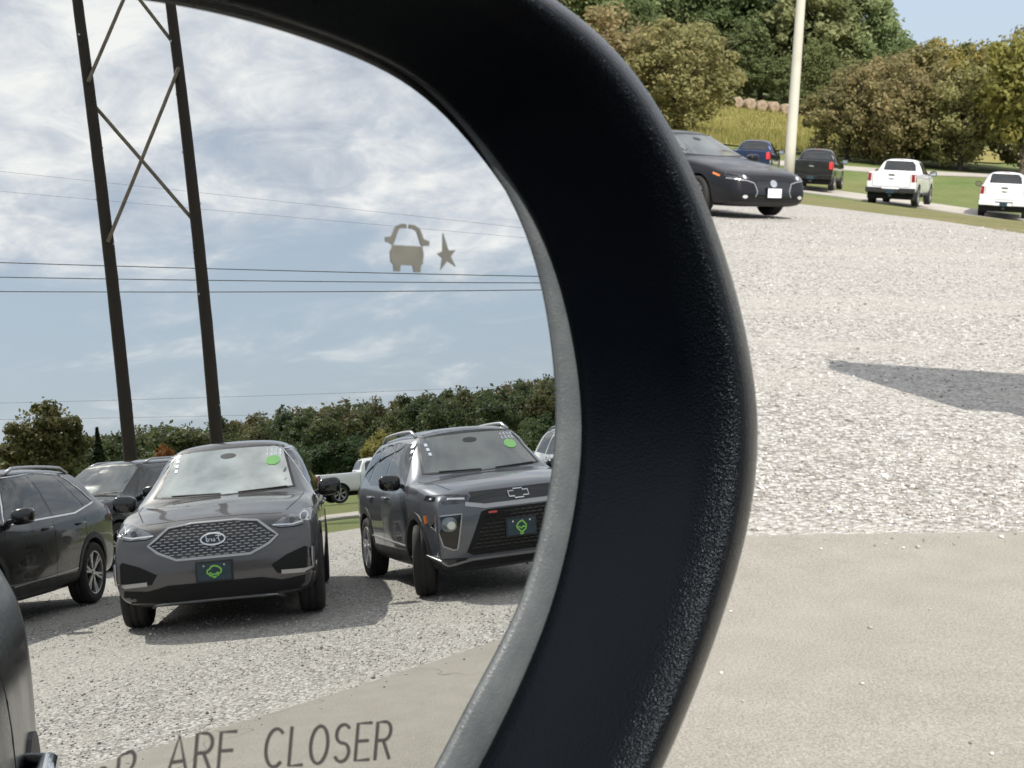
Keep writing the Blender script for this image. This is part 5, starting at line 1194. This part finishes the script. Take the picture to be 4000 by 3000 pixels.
variant('bush_b', 7.0, 0.2, 3.4, 9000, 0.15, 0.09, limbs=12, multi=6, clumps=80, cr=(0.08, 0.24), spread=1.1)
variant('conifer', 9.0, 0.5, 2.6, 7000, 0.20, 0.14, limbs=0, conif=True)
def tree(name, key, x, y, s, mat, label, rz=None, sx=1.0, group=None, cat='tree', dz=0.0):
    r = empty(name, (x, y, gz1(x, y)+dz), rz if rz is not None else random.uniform(0, 6.28), label, cat, group); r.scale = (s*sx, s*sx, s)
    cm, tm = TM[key]
    o = bpy.data.objects.new('crown', cm); col.objects.link(o); o.parent = r
    if not cm.materials: cm.materials.append(mat)
    o.material_slots[0].link = 'OBJECT'; o.material_slots[0].material = mat
    t = bpy.data.objects.new('trunk', tm); col.objects.link(t); t.parent = r
    return r
# in front: round brown tree, shrubby trees along the far road, green trees behind the bales
tree('broad_tree', 'bush_a', 11.6, 118.4, 1.02, LOLIVE, 'round brownish tree behind the dark sedan, left of the hay bales', 0.4, 1.08)
tree('broad_tree', 'bush_b', 6.5, 121.0, 1.25, LOLIVE, 'brownish tree beside the mirror rim, left of the round brownish tree', 1.4, 1.1)
RT = [(21.6, 103.5, 'bush_b', .86, LOLIVE, 'low olive shrub tree nearest the lamp post, right of it'), (23.6, 102.4, 'bush_a', .86, LOLIVE, 'olive brown shrub tree behind the black pickup'), (26.4, 104.8, 'bush_b', 1.10, LOLIVE, 'brown twiggy tree above the white pickup'),
      (29.0, 106.2, 'bush_a', 1.04, LGOLD, 'yellow green tree right of the brown twiggy tree'), (28.4, 100.6, 'bush_b', .92, LOLIVE, 'olive tree above the gap between the two white pickups'), (31.0, 96.5, 'broad_b', 1.04, LGOLD, 'yellowish tree at the right frame edge, tops against the sky'),
      (34.2, 104.0, 'bush_a', 1.15, LOLIVE, 'brown tree behind the yellowish tree at the right frame edge'), (24.8, 109.0, 'broad_b', .84, LGREEN, 'green tree peeping between the olive shrub trees'), (31.2, 111.0, 'broad_a', .92, LDARK, 'dark green tree low behind the right-hand trees')]
for x, y, k, s_, m, lb in RT: tree('shrub_tree', k, x, y, s_, m, lb, group='trees along the far road')
tree('broad_tree', 'broad_a', 40.5, 154, 1.05, LGOLD, 'bright yellow green tree rising behind the brown shrubs, against the sky', 0.9, 1.1)
tree('broad_tree', 'broad_b', 46.5, 158, .95, LOLIVE, 'thin brownish tree behind, left of the yellowish tree at the frame edge', 0.2, 1.0)
GT = [(5, 250, 'tall_a', 1.05, LPALE), (14, 246, 'tall_b', 1.1, LPALE), (22, 252, 'tall_a', 1.12, LGREEN), (30, 249, 'tall_b', 1.16, LGREEN), (38, 253, 'tall_a', 1.1, LDARK), (45, 246, 'tall_b', 1.15, LPALE), (52, 250, 'tall_a', 1.0, LPALE), (34, 240, 'tall_b', .62, LGREEN), (39, 235, 'tall_b', .40, LGREEN), (48, 234, 'tall_a', .36, LPALE), (44, 238, 'tall_a', .5, LGREEN), (26, 238, 'tall_b', .55, LPALE), (57, 240, 'tall_b', .66, LGREEN), (64, 252, 'tall_b', .62, LOLIVE), (72, 250, 'tall_a', .5, LGREEN), (16, 232, 'tall_a', .6, LGREEN), (-4, 240, 'tall_b', 1.0, LGREEN), (84, 256, 'tall_b', .5, LOLIVE), (95, 250, 'tall_a', .48, LGREEN)]
ORD = ('first', 'second', 'third', 'fourth', 'fifth', 'sixth', 'seventh', 'eighth', 'ninth', 'tenth', 'eleventh', 'twelfth', 'thirteenth', 'fourteenth', 'fifteenth', 'sixteenth', 'seventeenth', 'eighteenth', 'nineteenth')
for i, (x, y, k, s_, m) in enumerate(sorted(GT, key=lambda q: q[0]/q[1])):
    tone = {LPALE: 'pale green', LGREEN: 'mid green', LDARK: 'dark green', LOLIVE: 'brownish'}[m]
    tree('tall_tree', k, x, y, s_, m, ('tall ' if s_ > .9 else 'lower ')+tone+' tree, '+ORD[i]+' from the left behind the hay bales', group='green trees behind the hay bales')
# in the mirror
tree('broad_tree', 'broad_a', 79.2, -76.0, 1.08, LMIX, 'leafy dark tree above the black SUV at the left of the mirror', 0.3, 1.05)
tree('broad_tree', 'broad_b', 85.0, -85.5, .80, LGREEN, 'green tree at the far left edge of the mirror', 0.3, 1.0)
tree('conifer_tree', 'conifer', 82.2, -72.8, .82, LDARK, 'dark conifer left of the left power pole in the mirror', 0.3, .9)
tree('broad_tree', 'broad_b', 74.7, -40.4, .50, LGOLD, 'small yellow tree left of the boxy grey SUV in the mirror', 1.1, 1.15)
tree('broad_tree', 'broad_b', 124.8, -99.8, .72, LRUST, 'small orange tree between the power poles in the mirror', 2.2, .75)
tree('broad_tree', 'broad_a', 86.0, -51.0, .47, LDARK, 'dark round bush above the white pickup in the mirror', 2.0, 1.5)
tree('broad_tree', 'broad_a', 96.0, -64.0, .52, LOLIVE, 'low brown tree behind the grey SUV roof in the mirror', 0.7, 1.3)
def wood(name, label, az0, az1, d0, d1, n, hmin, hmax, nl=420, size=0.62, seed=3, lo=0.0, hi=1.0):
    g = np.random.default_rng(seed); Q = []; T = []
    base = [crown(900+k, 10, 0.3, 4.2, nl, size, clumps=12, cr=(0.26, 0.46)) for k in range(5)]
    az = np.radians(g.uniform(az0, az1, n)); d = np.sqrt(g.uniform(d0*d0, d1*d1, n)); X = np.sin(az)*d; Y = np.cos(az)*d; Z = gz(X, Y)
    for i in range(n):
        q, t = base[g.integers(5)]; h = g.uniform(hmin, hmax); s_ = h/10; a = g.uniform(0, 6.28); c_, n_ = math.cos(a), math.sin(a); w = g.uniform(0.85, 1.25)
        P = q.copy(); P[..., 0] = (q[..., 0]*c_-q[..., 1]*n_)*w; P[..., 1] = (q[..., 0]*n_+q[..., 1]*c_)*w
        Q.append(P*s_+np.array([X[i], Y[i], Z[i]])); T.append(np.clip(g.uniform(lo, hi)**1.3*0.95+(t-0.5)*0.35, 0, 1))
    o = link(name, fast_quads(name, np.concatenate(Q), np.concatenate(T)), LWOOD, None, False)
    return tag(o, label, 'wood', kind='stuff')
wood('wooded_hill', 'autumn wood on the far hill in the mirror', 100, 139, 205, 330, 560, 5.5, 11.5, nl=800, size=0.40)
wood('tree_line', 'low mixed trees at the foot of the far hill in the mirror', 104, 150, 130, 190, 170, 3.0, 5.4, nl=500, size=0.5, seed=5, hi=0.85)
wood('hill_wood', 'wood on the rise left of and behind the tall green trees', -40, 12.5, 256, 330, 260, 13, 20, nl=380, size=0.7, seed=8, hi=0.55)
wood('distant_wood', 'low far wood beyond the road at right', 24, 75, 230, 330, 160, 5, 9, nl=260, seed=9)
# tall weeds in the hay field
def weeds():
    g = np.random.default_rng(21); n = 26000
    y = 108+(245-108)*g.uniform(0, 1, n)**1.4; x = (y*0.1)+g.uniform(-10, 22, n)*(y/150); z = gz(x, y)
    h = g.uniform(0.25, 0.85, n)*(0.75+0.25*np.sin(x*0.7)*np.cos(y*0.3)); a = g.uniform(0, np.pi, n); w = g.uniform(0.02, 0.06, n)*(y/110)
    dx, dy = np.cos(a)*w, np.sin(a)*w; lx, ly = g.normal(0, .15, n)*h, g.normal(0, .15, n)*h
    Q = np.stack([np.stack([x-dx, y-dy, z], 1), np.stack([x+dx, y+dy, z], 1), np.stack([x+dx*.3+lx, y+dy*.3+ly, z+h], 1), np.stack([x-dx*.3+lx, y-dy*.3+ly, z+h], 1)], 1)
    o = link('field_grass', fast_quads('field_grass', Q, np.clip(g.normal(.5, .2, n), 0, 1)), leaf_mat('dry_grass_blades', [(0, (0.17, 0.17, 0.045)), (0.5, (0.26, 0.225, 0.075)), (1, (0.34, 0.27, 0.12))], 0.35), None, False)
    tag(o, 'tall dry yellow grass in the hay field', 'grass', kind='stuff')
weeds()
